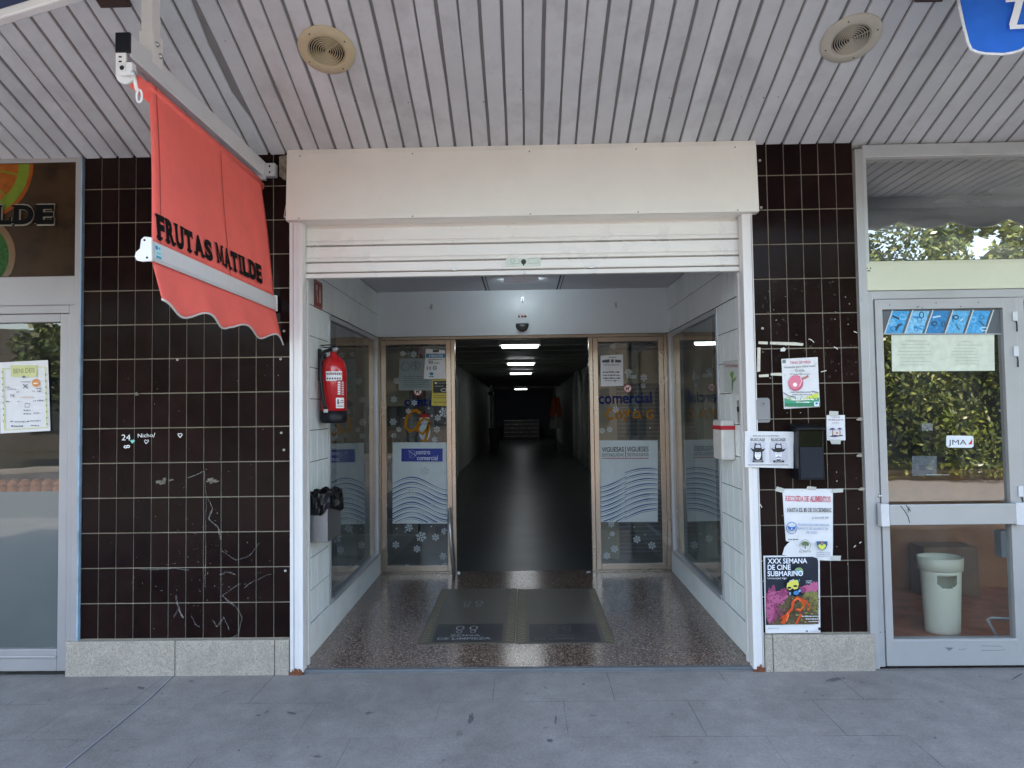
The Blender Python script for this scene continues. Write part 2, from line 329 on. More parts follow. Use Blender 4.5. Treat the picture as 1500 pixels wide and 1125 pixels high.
# pavement material: large slabs, stains
def pavement_mat():
    m = bpy.data.materials.new('pavement_concrete'); m.use_nodes = True; nt = m.node_tree; N = nt.nodes; L = nt.links; b = N['Principled BSDF']
    tc = N.new('ShaderNodeTexCoord'); mp = N.new('ShaderNodeMapping'); mp.inputs['Location'].default_value = (.18, .025, 0)
    L.new(tc.outputs['Object'], mp.inputs['Vector'])
    br = N.new('ShaderNodeTexBrick'); br.inputs['Scale'].default_value = 1; br.inputs['Brick Width'].default_value = .62; br.inputs['Row Height'].default_value = .375
    br.inputs['Mortar Size'].default_value = .0022; br.inputs['Mortar Smooth'].default_value = .3; br.offset = .42
    br.inputs['Color1'].default_value = (.235, .24, .262, 1); br.inputs['Color2'].default_value = (.205, .212, .235, 1); br.inputs['Mortar'].default_value = (.10, .105, .115, 1)
    # wobbling joints
    nz = N.new('ShaderNodeTexNoise'); nz.inputs['Scale'].default_value = 5; L.new(tc.outputs['Object'], nz.inputs['Vector'])
    vs = N.new('ShaderNodeVectorMath'); vs.operation = 'SCALE'; vs.inputs['Scale'].default_value = .006; L.new(nz.outputs['Color'], vs.inputs[0])
    va = N.new('ShaderNodeVectorMath'); va.operation = 'ADD'; L.new(mp.outputs[0], va.inputs[0]); L.new(vs.outputs[0], va.inputs[1]); L.new(va.outputs[0], br.inputs['Vector'])
    def mul(col_, sc, lo, hi, det=8, f0=.3, f1=.7, ro=.65):
        n = N.new('ShaderNodeTexNoise'); n.inputs['Scale'].default_value = sc; n.inputs['Detail'].default_value = det; n.inputs['Roughness'].default_value = ro; L.new(tc.outputs['Object'], n.inputs['Vector'])
        r = N.new('ShaderNodeMapRange'); r.inputs['From Min'].default_value = f0; r.inputs['From Max'].default_value = f1; r.inputs['To Min'].default_value = lo; r.inputs['To Max'].default_value = hi; L.new(n.outputs['Fac'], r.inputs['Value'])
        v = N.new('ShaderNodeVectorMath'); v.operation = 'SCALE'; L.new(col_, v.inputs[0]); L.new(r.outputs[0], v.inputs['Scale']); return v.outputs[0], n
    # joints fade in places
    nf = N.new('ShaderNodeTexNoise'); nf.inputs['Scale'].default_value = 1.7; L.new(tc.outputs['Object'], nf.inputs['Vector'])
    rf = N.new('ShaderNodeMapRange'); rf.inputs['From Min'].default_value = .42; rf.inputs['From Max'].default_value = .6; L.new(nf.outputs['Fac'], rf.inputs['Value'])
    mj = N.new('ShaderNodeMath'); mj.operation = 'MULTIPLY'; L.new(br.outputs['Fac'], mj.inputs[0]); L.new(rf.outputs[0], mj.inputs[1])
    mxc = N.new('ShaderNodeMix'); mxc.data_type = 'RGBA'; mxc.inputs[6].default_value = (.255, .238, .228, 1); mxc.inputs[7].default_value = (.10, .10, .105, 1); L.new(mj.outputs[0], mxc.inputs['Factor'])
    c, _ = mul(mxc.outputs[2], 1.3, .78, 1.2); c, _ = mul(c, 9, .86, 1.12); c, _ = mul(c, 120, .82, 1.2, 3)
    c, _ = mul(c, 11, 1, .45, 3, .69, .76, .5)
    L.new(c, b.inputs['Base Color']); b.inputs['Roughness'].default_value = .62
    nb = N.new('ShaderNodeTexNoise'); nb.inputs['Scale'].default_value = 90; nb.inputs['Detail'].default_value = 6; L.new(tc.outputs['Object'], nb.inputs['Vector'])
    bp = N.new('ShaderNodeBump'); bp.inputs['Strength'].default_value = .35; bp.inputs['Distance'].default_value = .004; L.new(nb.outputs['Fac'], bp.inputs['Height']); L.new(bp.outputs[0], b.inputs['Normal'])
    return m
pav = MB()
for i in range(1): pav.add([(-40, -6, GZ), (40, -6, GZ), (40, .0, GZ), (-40, .0, GZ)], [(0, 1, 2, 3)], pavement_mat())
pm = pav.mats[0]
pav.add([(-40, -6, GZ), (-40, -6, -.1), (40, -6, -.1), (40, -6, GZ)], [(0, 1, 2, 3)], pm)
po = pav.build('pavement', kind='structure', origin=(0, 0, 0))
# expansion joint and small marks on the pavement
dj = D((0, 0, GZ), (1, 0, 0), (0, 1, 0), .0002)
jm = mat('joint_line', (.11, .11, .12), .9, var=.3); jl = mat('joint_light', (.33, .34, .37), .8)
dj.line([(255, 990), (222, 1022), (180, 1057), (95, 1126), (40, 1171)], 1.5, jm)
dj.line([(253, 990), (219, 1022), (177, 1057), (92, 1126), (36, 1171)], 1.4, jl)
dj.build('expansion_joint', po)
ds = D((0, 0, GZ), (1, 0, 0), (0, 1, 0), .0002); ds.k = 8
sm_ = mat('dirt_spot', (.12, .12, .125), .9, var=.4, scale=60)
for cx, cy, rx, ry, rt in [(206, 1008, 7, 2.6, .2), (427, 1045, 8, 2.2, .15), (432, 1046, 3, 1.6, 0), (690, 1053, 4, 9, .2), (1222, 996, 13, 2.2, -.15), (1236, 994, 3, 1, 0), (806, 1086, 5, 3, 0), (378, 1049, 4, 1.5, 0), (855, 1003, 2, 1.5, 0), (1370, 1082, 3, 1.5, .4), (814, 1055, 2, 7, .1), (650, 1115, 3, 1.5, 0), (1180, 1015, 2, 1, 0), (1490, 992, 10, 1.2, -.5), (350, 1101, 2, 1.3, 0), (920, 1060, 2, 1, 0), (985, 1048, 2.5, 1.2, .3)]:
    pts = []
    for i in range(14):
        a = 2*PI*i/14; k = R.uniform(.6, 1.15); x = rx*k*math.cos(a); y = ry*k*math.sin(a); pts.append((cx+x*math.cos(rt)-y*math.sin(rt), cy+x*math.sin(rt)+y*math.cos(rt)))
    ds.poly(pts, sm_)
for _ in range(110):
    x = R.uniform(-2.6, 2.8); y = -R.random()**.8*1.9-.03; k = R.uniform(.0015, .006)
    ds.put([(x+k*math.cos(a)*R.uniform(.6, 1.2), y+k*math.sin(a)*R.uniform(.6, 1.2)) for a in [2*PI*i/9 for i in range(9)]], [tuple(range(9))], sm_ if R.random() < .55 else MC.get('gum_spot') or mat('gum_spot', (.33, .32, .31), .8)); ds.k = 8+(_ % 12)
ds.build('stain', po)

g = MB(); gm = mat('plaza_stone', (.44, .41, .37), .85, var=.15, scale=2)
g.add([(-600, -600, -.02), (600, -600, -.02), (600, 600, -.02), (-600, 600, -.02)], [(0, 1, 2, 3)], gm)
g.build('ground', kind='structure', origin=(0, 0, 0))
rdm = MB(); rdm.add([(-60, -14, -.015), (60, -14, -.015), (60, -6.0, -.015), (-60, -6.0, -.015)], [(0, 1, 2, 3)], mat('asphalt', (.15, .148, .145), .9, var=.15, scale=20)); rdm.build('road', kind='structure', origin=(0, 0, 0))
rdm = MB(); rdm.box(-60, 60, -14.15, -14, -.02, .11, gm); rdm.build('kerb', kind='structure')
rdm = MB(); rdm.box(-60, 60, -24, -14.151, -.02, .1, mat('soil', (.05, .045, .025), .95, var=.4)); rdm.build('planting_strip', kind='structure')

# terrazzo
def terrazzo(name, dark=1.0, rough=.2, spec=.5):
    m = bpy.data.materials.new(name); m.use_nodes = True; nt = m.node_tree; N = nt.nodes; L = nt.links; b = N['Principled BSDF']
    b.inputs['Specular IOR Level'].default_value = spec; tc = N.new('ShaderNodeTexCoord'); vo = N.new('ShaderNodeTexVoronoi'); vo.inputs['Scale'].default_value = 170; L.new(tc.outputs['Object'], vo.inputs['Vector'])
    cr = N.new('ShaderNodeValToRGB'); e = cr.color_ramp.elements
    e[0].position = 0; e[0].color = (.02, .016, .014, 1); e[1].position = 1; e[1].color = (.32, .235, .19, 1)
    for p, c in ((.3, (.055, .040, .030, 1)), (.55, (.095, .064, .048, 1)), (.8, (.14, .092, .07, 1))): k = cr.color_ramp.elements.new(p); k.color = c
    sp = N.new('ShaderNodeSeparateColor'); L.new(vo.outputs['Color'], sp.inputs[0]); L.new(sp.outputs[0], cr.inputs[0])
    n = N.new('ShaderNodeTexNoise'); n.inputs['Scale'].default_value = 1.5; n.inputs['Detail'].default_value = 5; L.new(tc.outputs['Object'], n.inputs['Vector'])
    r = N.new('ShaderNodeMapRange'); r.inputs['To Min'].default_value = .6*dark; r.inputs['To Max'].default_value = 1.3*dark; L.new(n.outputs['Fac'], r.inputs['Value'])
    v = N.new('ShaderNodeVectorMath'); v.operation = 'SCALE'; L.new(cr.outputs[0], v.inputs[0]); L.new(r.outputs[0], v.inputs['Scale']); L.new(v.outputs[0], b.inputs['Base Color'])
    r2 = N.new('ShaderNodeMapRange'); r2.inputs['To Min'].default_value = rough-.06; r2.inputs['To Max'].default_value = rough+.12; L.new(n.outputs['Fac'], r2.inputs['Value']); L.new(r2.outputs[0], b.inputs['Roughness'])
    return m
tz = terrazzo('terrazzo', 1.7, .15, .7)
fl = MB(); fl.add([(-1.3, .02, .046), (1.3, .02, .046), (1.3, 2.2, .075), (-1.3, 2.2, .075)], [(0, 1, 2, 3)], tz)
fl.build('entrance_floor', kind='structure', origin=(0, 0, 0))
th = MB(); th.box(-1.31, 1.3, -.012, .025, -.02, .047, mat('threshold_stone', (.12, .13, .14), .5, var=.15)); th.build('threshold', kind='structure', bevel=.004)
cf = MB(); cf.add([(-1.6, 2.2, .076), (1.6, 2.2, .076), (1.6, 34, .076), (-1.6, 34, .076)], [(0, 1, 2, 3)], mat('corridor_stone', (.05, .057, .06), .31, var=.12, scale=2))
cf.build('corridor_floor', kind='structure', origin=(0, 0, 0))

# ------------------------------------------------------------------ tile cladding
def tiles(mb, o, u, v, n, w, h, tw, thh, gap, m, tilt=.0015, th=.006, ch=.0012, off=0):
    o, u, v, n = map(Vector, (o, u, v, n)); nc = max(1, round(w/tw)); nr = max(1, round(h/thh)); tw = w/nc; thh = h/nr
    for r in range(nr):
        for c in range(nc):
            a0 = c*tw+gap/2; a1 = (c+1)*tw-gap/2; b0 = r*thh+gap/2; b1 = (r+1)*thh-gap/2
            t1 = R.uniform(-tilt, tilt); t2 = R.uniform(-tilt, tilt)
            P = lambda a, b, d: o+u*a+v*b+n*d
            base = [P(a0, b0, 0), P(a1, b0, 0), P(a1, b1, 0), P(a0, b1, 0)]
            hh = [th+t1+t2, th-t1+t2, th-t1-t2, th+t1-t2]
            mid = [P(a0, b0, hh[0]-ch), P(a1, b0, hh[1]-ch), P(a1, b1, hh[2]-ch), P(a0, b1, hh[3]-ch)]
            top = [P(a0+ch, b0+ch, hh[0]), P(a1-ch, b0+ch, hh[1]), P(a1-ch, b1-ch, hh[2]), P(a0+ch, b1-ch, hh[3])]
            fs = [(8, 9, 10, 11)]
            for i in range(4):
                j = (i+1) % 4; fs += [(i, j, 4+j, 4+i), (4+i, 4+j, 8+j, 8+i)]
            mb.add(base+mid+top, fs, m)

# left tiled wall
XL0, XL1 = -2.553, -1.338
lw = thing('tiled_wall', 'wide wall of dark brown glazed tiles behind the red awning', 'wall', (-1.95, .1, GZ))
b = MB(); b.box(XL0, XL1, -.0, .3, .02, 3.06, grout); b.build('grout_bed', lw)
b = MB(); tiles(b, (XL0+.004, -.0005, .228), (1, 0, 0), (0, 0, 1), (0, -1, 0), XL1-XL0-.004, 2.79, .1015, .1993, .0062, tilemat, .0004); b.build('tile_cladding', lw)
b = MB()
for x0, x1 in ((-2.615, -1.99), (-1.987, -1.425), (-1.422, -1.342)): b.box(x0, x1, -.035, 0.02, 0, .224, granite)
b.build('granite_plinth', lw, bevel=.006)
dw = wallD(-.0076)
chalk = film('d8d4cc', .2); chalk2 = film('e8e6e0', .8); mort = mat('mortar_patch', (.16, .14, .11), .95, var=.5, scale=60, bump=.5)
def squig(pts, w, m, n=6):
    out = []
    for i in range(len(pts)-1):
        p0 = Vector(pts[max(0, i-1)]); p1 = Vector(pts[i]); p2 = Vector(pts[i+1]); p3 = Vector(pts[min(len(pts)-1, i+2)])
        for k in range(n):
            t = k/n; out.append(.5*((2*p1)+(p2-p0)*t+(2*p0-5*p1+4*p2-p3)*t*t+(3*p1-p0-3*p2+p3)*t**3))
    out.append(Vector(pts[-1])); dw.line(out, w, m)
def ghost_line(pts, w, m, seed=0):   # broken rubbed-out stroke
    r = random.Random(seed)
    for i in range(len(pts)-1):
        if r.random() < .75: squig([pts[i], ((pts[i][0]+pts[i+1][0])/2+r.uniform(-1, 1), (pts[i][1]+pts[i+1][1])/2+r.uniform(-1, 1)), pts[i+1]], w*r.uniform(.5, 1.3), m, 3)
ghost_line([(277, 835), (255, 832), (230, 834), (205, 833), (197, 845), (193, 855), (205, 858), (218, 852)], 1.6, chalk2 if False else film('cfccc6', .2), 1)
ghost_line([(252, 830), (254, 850), (258, 872), (262, 890), (268, 905)], 2.2, chalk, 2)
ghost_line([(322, 842), (330, 838), (345, 842), (352, 855), (340, 862), (326, 872), (345, 888), (355, 905), (350, 928), (338, 934)], 2, film('cfccc6', .16), 5)
ghost_line([(357, 862), (370, 852), (385, 845), (398, 841)], 1.4, film('cfccc6', .16), 9)
ghost_line([(255, 905), (262, 892), (270, 905), (280, 900), (285, 912), (293, 918)], 1.6, film('cfccc6', .16), 4)
ghost_line([(300, 895), (305, 912), (312, 908), (318, 918), (328, 904), (336, 922)], 1.8, film('cfccc6', .16), 6)
ghost_line([(305, 730), (312, 745), (306, 760), (320, 772), (324, 790)], 2.0, chalk, 12)
ghost_line([(275, 700), (300, 690), (303, 730), (302, 800), (301, 860)], 1.2, chalk, 13)
ghost_line([(324, 805), (345, 820), (365, 815), (380, 795)], 1.1, film('cfccc6', .15), 14)
for _ in range(90):
    x = R.gauss(300, 45); y = R.gauss(840, 70)
    if 125 < x < 428 and 560 < y < 930: dw.ell(x, y, R.uniform(.4, 1.1), R.uniform(.4, 1.4), chalk, 6)
for _ in range(40): dw.ell(R.uniform(130, 425), R.uniform(500, 930), R.uniform(.3, .9), R.uniform(.3, .9), film('b0a890', .5), 6)
dw.build('chalk_stain', lw)
dw2 = wallD(-.0076); wt = ink('e6e6e2')
dw2.text('24', (178, 645), (191, 645), 9, wt, .0); dw2.text('Nicho', (202, 641), (224, 640), 6, wt, .0)
dw2.line([(225, 641), (227, 634)], .8, wt)
dw2.ring(184, 654.5, 2.2, 1.6, 1.3, wt, 12); dw2.ring(188, 654, 2, 1.6, 1.3, wt, 12)
dw2.poly([(194, 650), (191, 646), (192, 644), (194, 645), (196, 643.5), (198, 646)], ink('7fc9b8'))
dw2.line([(214, 650), (211.5, 646), (213, 644), (215, 645.5), (217, 644), (218, 646), (214, 650)], .9, wt)
dw2.line([(264, 641), (261, 637), (261, 635), (263, 635.5), (266, 635), (267, 637), (264, 641)], 1.1, wt)
dw2.build('painted_scribble', lw)
b = MB()
for cx, cy, s_ in ((241, 705, 1), (312, 704, .8)):
    for k in range(7):
        x = cx+R.uniform(-10, 10)*s_; y = cy+R.uniform(-3, 3)*s_; p = W(x, y, -.006); b.obox(p, (.012*R.uniform(.5, 1.3), 0, .003), (0, .004+.001*k, 0), (-.002, 0, .007*R.uniform(.5, 1.2)), mort)
p = W(200, 577, -.006)
for k in range(4): b.obox(p+Vector((R.uniform(-.015, .015), 0, R.uniform(-.008, .008))), (.008, 0, .002), (0, .003+.0008*k, 0), (0, 0, .005), mort)
b.build('mortar_patch', lw)
def plugs(root, lst, Y=-.0065):
    for (x, y) in lst:
        q = MB(); q.lathe([(0, .001), (.0025, .001), (.003, .004), (.0062, .004), (.007, 0)], W(x, y, Y), mat('wall_plug', (.5, .48, .44), .8), 12, (0, -1, 0)); q.lathe([(0, .0012), (.0028, .0012)], W(x, y, Y), darkvoid, 10, (0, -1, 0)); q.build('wall_plug', root)
plugs(lw, [(260, 527), (411, 526), (416, 485), (412, 634), (416, 659), (418, 836), (418, 318)])
# broken tile corner beside the shutter box
b = MB(); b.add([W(409, 229, -.009), W(426, 226, -.009), W(426, 262, -.009), W(417, 264, -.009), W(409, 258, -.009)], [(0, 4, 3, 2, 1)], mat('rough_mortar', (.22, .19, .15), .95, var=.5, scale=40, bump=.6))
b.build('broken_tile_patch', lw)
b = MB(); b.tube([W(425, 292, -.01), W(419, 301, -.02), W(417, 312, -.02), W(416, 318, -.012)], .0025, mat('old_wire', (.4, .38, .35), .6), 6); b.build('wire', lw)

# right tiled pier
XR0, XR1 = 1.312, 1.905
rw = thing('tiled_pier', 'narrow dark brown tiled pier covered with notices between shutter and shop door', 'wall', (1.6, .1, GZ))
b = MB(); b.box(XR0, XR1, 0, .3, .02, 3.04, grout); b.build('grout_bed', rw)
b = MB(); tiles(b, (XR0, -.0005, .232), (1, 0, 0), (0, 0, 1), (0, -1, 0), XR1-XR0-.004, 2.79, .0988, .1993, .0062, tilemat, .0004); b.build('tile_cladding', rw)
b = MB(); b.box(XR0+.005, 1.36, -.035, .02, 0, .228, granite); b.box(1.363, XR1+.02, -.035, .02, 0, .228, granite); b.build('granite_plinth', rw, bevel=.006)
dw = wallD(-.0076)
for _ in range(70): dw.ell(R.uniform(1115, 1255), R.uniform(410, 560), R.uniform(.5, 2.6), R.uniform(.5, 3), film('8a8078', .16), 8)
for _ in range(36): dw.ell(R.uniform(1115, 1262), R.uniform(420, 925), R.uniform(.4, 1.2), R.uniform(.4, 1.2), film('d0ccc4', .7), 6)
for pts in ([(1183, 497), (1187, 498), (1191, 502)], [(1220, 508), (1226, 512)], [(1201, 545), (1209, 543)], [(1249, 486), (1254, 488)], [(1106, 734), (1112, 738), (1115, 743)], [(1249, 801), (1252, 798)], [(1257, 795), (1260, 793)]):
    dw.line(pts, 1.3, ink('c6c3bc'))
dw.poly([(1142, 511), (1147, 509), (1150, 512), (1148, 515), (1142, 515)], ink('d8d5cc'))
for y, x in ((614, 1259), (667, 1259), (716, 1262)): dw.poly([(x-7, y+1), (x-3, y-2.5), (x+2, y-2), (x+3, y+2), (x-4, y+2)], ink('8e877a'))
dw.build('plaster_speck', rw)
plugs(rw, [(1113, 235), (1115, 304), (1117, 481)])

# ------------------------------------------------------------------ canopy soffit
def cz(Y): return 3.0-.4*max(Y, -1.0) if Y > -1.0 else 3.4
so = thing('slatted_soffit', 'pale grey slatted metal soffit sloping over the entrance', 'canopy', (0, -.5, 3.0))
b = MB(); pitch = .0988; wid = .0855; x = -6.0; k = 0
while x < 7:
    dz = R.uniform(-.0015, .0015); dx = R.uniform(-.002, .002)
    ys = [0.04, -.25, -.42, -.7, -1.0, -2.3]; rows = []
    bent = -1.64 < x < -1.54
    for i, yy in enumerate(ys):
        jx = dx+(R.uniform(-.003, .003) if i in (2, 3) else 0); jz = dz+(R.uniform(-.004, .002) if i == 2 and R.random() < .25 else 0)
        w_ = wid; x0_ = x
        if bent and i in (2, 3): w_ = wid-.03
        z = cz(yy)+jz; rows.append([(x0_+jx, yy, z+.014), (x0_+jx+.001, yy, z+.002), (x0_+jx+.004, yy, z), (x0_+jx+w_-.004, yy, z), (x0_+jx+w_-.001, yy, z+.002), (x0_+jx+w_, yy, z+.014)])
    vs = [p for r_ in rows for p in r_]; fs = [(i*6+j, i*6+j+1, (i+1)*6+j+1, (i+1)*6+j) for i in range(len(rows)-1) for j in range(5)]
    b.add(vs, fs, slatm); x += pitch; k += 1
b.build('soffit_slat', so)
b = MB(); sd = mat('soffit_gap', (.20, .19, .19), .8)
b.add([(-6, .04, cz(0)-.016+.0125), (7, .04, cz(0)-.016+.0125), (7, -1, 3.4125), (-6, -1, 3.4125), (7, -2.32, 3.4125), (-6, -2.32, 3.4125)], [(0, 1, 2, 3), (3, 2, 4, 5)], sd)
b.build('backing', so)
b = MB(); b.box(-6, 7, -2.36, -2.32, 3.3, 3.8, alu_light); b.build('fascia', so)
# valance at the canopy edge (scalloped)
def scallop(x0, x1, Y, z0, zt, n, amp, m, edge, root_label, nm='awning_valance'):
    vs = []; N_ = n*10
    for i in range(N_+1):
        t = i/N_; xx = x0+(x1-x0)*t; zz = z0+amp*(abs(math.sin(PI*n*t))*-1)
        vs += [(xx, Y+.01*math.sin(9*xx), zt), (xx, Y+.015*math.sin(9*xx), zz)]
    fs = [(2*i, 2*i+1, 2*i+3, 2*i+2) for i in range(N_)]
    q = MB(); q.add(vs, fs, m, True); q.tube([Vector(vs[2*i+1]) for i in range(N_+1)], .006, edge, 6)
    return q
q = scallop(-6, 7, -2.4, 3.2, 3.5, 26, .07, mat('grey_canvas', (.45, .46, .46), .8), rail_white, '')
o_ = q.build('awning_valance', label='long grey scalloped valance along the outer edge of the canopy', cat='awning')

# ceiling speakers
sl_n = Vector((0, -.4, -1)).normalized(); sl_n = Vector((0, -.371, -.928)).normalized()
def on_soffit(px, py): return hit(px, py, Vector((0, 0, 3.0)), Vector((0, .4, 1)).normalized())
sn = Vector((0, -.4, -1)).normalized()
spk = mat('cream_grille', (.47, .40, .26), .5, var=.08, dirt=(.3, .25, .15), dscale=8, damt=.4)
spk2 = mat('grey_cream_grille', (.45, .42, .35), .5, var=.08, dirt=(.28, .26, .2), dscale=8, damt=.4)
def speaker(px, py, r, m, label):
    c = on_soffit(px, py); t = thing('ceiling_speaker', label, 'speaker', c, 'round ceiling speakers')
    q = MB(); q.lathe([(r*.62, .002), (r*.64, .014), (r*.7, .016), (r*.97, .012), (r, .004), (r, 0)], c, m, 48, sn); q.build('rim', t)
    q = MB(); q.lathe([(0, .003), (r*.64, .003)], c, darkvoid, 32, sn); q.build('backing', t)
    q = MB(); nr = 8
    for i in range(nr):
        rr = r*.62*(i+.6)/nr; q.lathe([(rr, .004), (rr+.0008, .012), (rr+r*.024, .015), (rr+r*.028, .011), (rr+r*.028, .004)], c, m, 40, sn)
    q.lathe([(0, .016), (r*.03, .015), (r*.035, .004)], c, m, 16, sn)
    for a in (.6,):
        u = Vector((1, 0, 0)); w = sn.cross(u); d_ = u*math.cos(a)+w*math.sin(a); q.obox(c+sn*.008+d_*r*.33, d_*r*.3, d_.cross(sn)*.002, sn*.002, m)
    q.build('grille_rings', t)
    q = MB()
    for i in range(4):
        a = i*PI/2+.5; u = Vector((1, 0, 0)); w = sn.cross(u); q.lathe([(0, .0165), (.003, .016), (.004, .0145)], c+(u*math.cos(a)+w*math.sin(a))*r*.83, darkvoid, 8, sn)
    q.build('screw', t)
speaker(479, 73, .138, spk, 'round yellowed speaker grille in the soffit above the shutter')
speaker(1246, 56, .138, spk2, 'round greyish speaker grille in the soffit near the blue valance')
b = MB()
for x_, y_ in ((572, 149), (598, 150), (708, 149), (711, 149), (762, 131), (980, 143), (983, 144), (1118, 143), (1140, 142), (414, 152), (405, 179), (1119, 143), (330, 60), (1086, 142), (520, 148), (1228, 120)):
    c = on_soffit(x_, y_); b.lathe([(0, .0008), (.0032, .0008)], c, darkvoid, 8, sn)
b.build('screw_speck', so)
# dark brown wooden blocks on the soffit
for (x0, x1, y1, lab) in ((151, 196, 11, 'dark brown wooden block on the soffit behind the awning post'), (1336, 1376, 3, 'dark brown wooden block on the soffit beside the blue valance')):
    a = on_soffit(x0, y1); c_ = on_soffit(x1, y1); q = MB()
    wd = mat('dark_wood', (.05, .025, .018), .6, var=.3)
    q.obox(Vector(((a.x+c_.x)/2, a.y-.075, a.z+.03)), ((c_.x-a.x)/2, 0, 0), Vector((0, .93, -.37))*.07, sn*.02, wd)
    q.build('wooden_block', label=lab, cat='block', bevel=.003)

# ------------------------------------------------------------------ building above and around
bm = mat('render_wall', (.5, .47, .42), .85, var=.1)
b = MB(); b.box(-14, 16, .12, 36, 3.62, 5.6, bm)
ub = b.build('upper_storey', label='plain rendered upper storey above the slatted canopy', cat='building')
b = MB(); b.box(-14, 16, -2.3, .12, 3.5, 3.6, bm); b.build('canopy_roof', so)
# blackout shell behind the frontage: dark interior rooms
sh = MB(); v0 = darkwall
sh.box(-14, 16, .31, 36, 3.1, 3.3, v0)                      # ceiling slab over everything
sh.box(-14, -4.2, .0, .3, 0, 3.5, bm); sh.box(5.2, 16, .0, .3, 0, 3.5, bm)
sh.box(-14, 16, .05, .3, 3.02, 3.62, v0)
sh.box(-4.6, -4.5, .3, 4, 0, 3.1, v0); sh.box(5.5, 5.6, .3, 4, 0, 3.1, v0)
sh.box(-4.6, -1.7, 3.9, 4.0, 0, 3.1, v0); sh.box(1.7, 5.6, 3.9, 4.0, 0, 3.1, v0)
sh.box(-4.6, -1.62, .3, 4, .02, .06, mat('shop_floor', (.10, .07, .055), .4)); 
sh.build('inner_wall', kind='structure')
b = MB(); b.box(1.62, 5.5, .1, 3.9, .02, .05, mat('red_brown_floor', (.48, .18, .10), .35, var=.4, scale=8)); b.build('shop_floor', kind='structure')

# ------------------------------------------------------------------ shutter
sht = thing('roller_shutter', 'white roller shutter raised over the arcade entrance', 'shutter', (0, 0, GZ))
b = MB()
zt, zb = 3.0, 2.6
prof = [(-.038, zt+.015), (-.046, zt-.015), (-.066, zb+.018), (-.066, zb), (-.05, zb-.004)]
vs = [(x, y, z) for x in (-1.345, 1.34) for (y, z) in prof]; n = len(prof)
b.add(vs, [(i, i+1, n+i+1, n+i) for i in range(n-1)], white_metal)
for sx, k in ((-1.345, 0), (1.34, 1)):
    b.add([(sx, y, z) for y, z in prof]+[(sx, .0, zb-.004), (sx, .0, zt+.015)], [tuple(range(7)) if k else tuple(range(6, -1, -1))], white_metal)
b.add([(-1.345, -.06, zb-.004), (1.34, -.06, zb-.004), (1.34, .06, zb-.004), (-1.345, .06, zb-.004)], [(0, 1, 2, 3)], white_metal)
b.build('housing', sht, bevel=.004)
b = MB()
for x in (-1.27, -.62, .05, .66, 1.22):
    for z_, y_ in ((zt-.025, -.0475), (zb+.008, -.0665)): b.lathe([(0, .002), (.003, .0015), (.004, 0)], (x, y_, z_), darkwall, 8, (0, -1, 0))
b.build('rivet', sht)
# slats profile (Y, Z)
Ys = .05; P = [(Ys, 2.64), (Ys-.003, 2.515), (Ys-.010, 2.512), (Ys-.010, 2.503), (Ys-.003, 2.500), (Ys-.004, 2.490), (Ys-.011, 2.487), (Ys-.011, 2.478), (Ys+.02, 2.475), (Ys-.002, 2.468), (Ys-.003, 2.415),
 (Ys-.010, 2.412), (Ys-.010, 2.404), (Ys-.003, 2.401), (Ys-.004, 2.392), (Ys-.011, 2.389), (Ys-.011, 2.381), (Ys+.02, 2.378), (Ys-.002, 2.371), (Ys-.004, 2.325), (Ys-.012, 2.322), (Ys-.013, 2.318), (Ys+.016, 2.315), (Ys-.012, 2.309), (Ys-.014, 2.284), (Ys+.02, 2.283), (Ys+.02, 2.3)]
b = MB(); n = len(P); b.add([(x, y, z) for x in (-1.27, 1.26) for y, z in P], [(i, i+1, n+i+1, n+i) for i in range(n-1)], shutter_white); b.build('shutter_slat', sht)
b = MB(); pbox(b, 741, 375.5, 792, 390, Ys-.008, .006, mat('lock_plate', (.60, .66, .58), .4)); lp = b.build('lock_plate', sht, bevel=.002)
d = wallD(Ys-.0085); gr = ink('8fa08c'); d.line([(744, 378), (760, 378), (761, 386), (744, 387)], .6, gr, True); d.line([(774, 379), (789, 378), (789, 385), (774, 386)], .6, gr, True); d.ring(751, 382, 3, 3, .7, gr, 12)
d.ell(767, 383.5, 3.8, 3.8, ink('2a2422')); d.rect(766, 385, 768, 389, ink('2a2422')); d.build('keyhole', lp)
b = MB()
for x, y in ((666, 395), (866, 391.5), (768, 399)):
    p = W(x, y, Ys-.016); b.lathe([(0, .014), (.005, .013), (.006, 0)], p, steel, 10, (0, -1, 0)); b.obox(p+Vector((0, -.014, -.003)), (.008, 0, 0), (0, .002, 0), (0, 0, .004), steel)
b.build('bolt', sht)
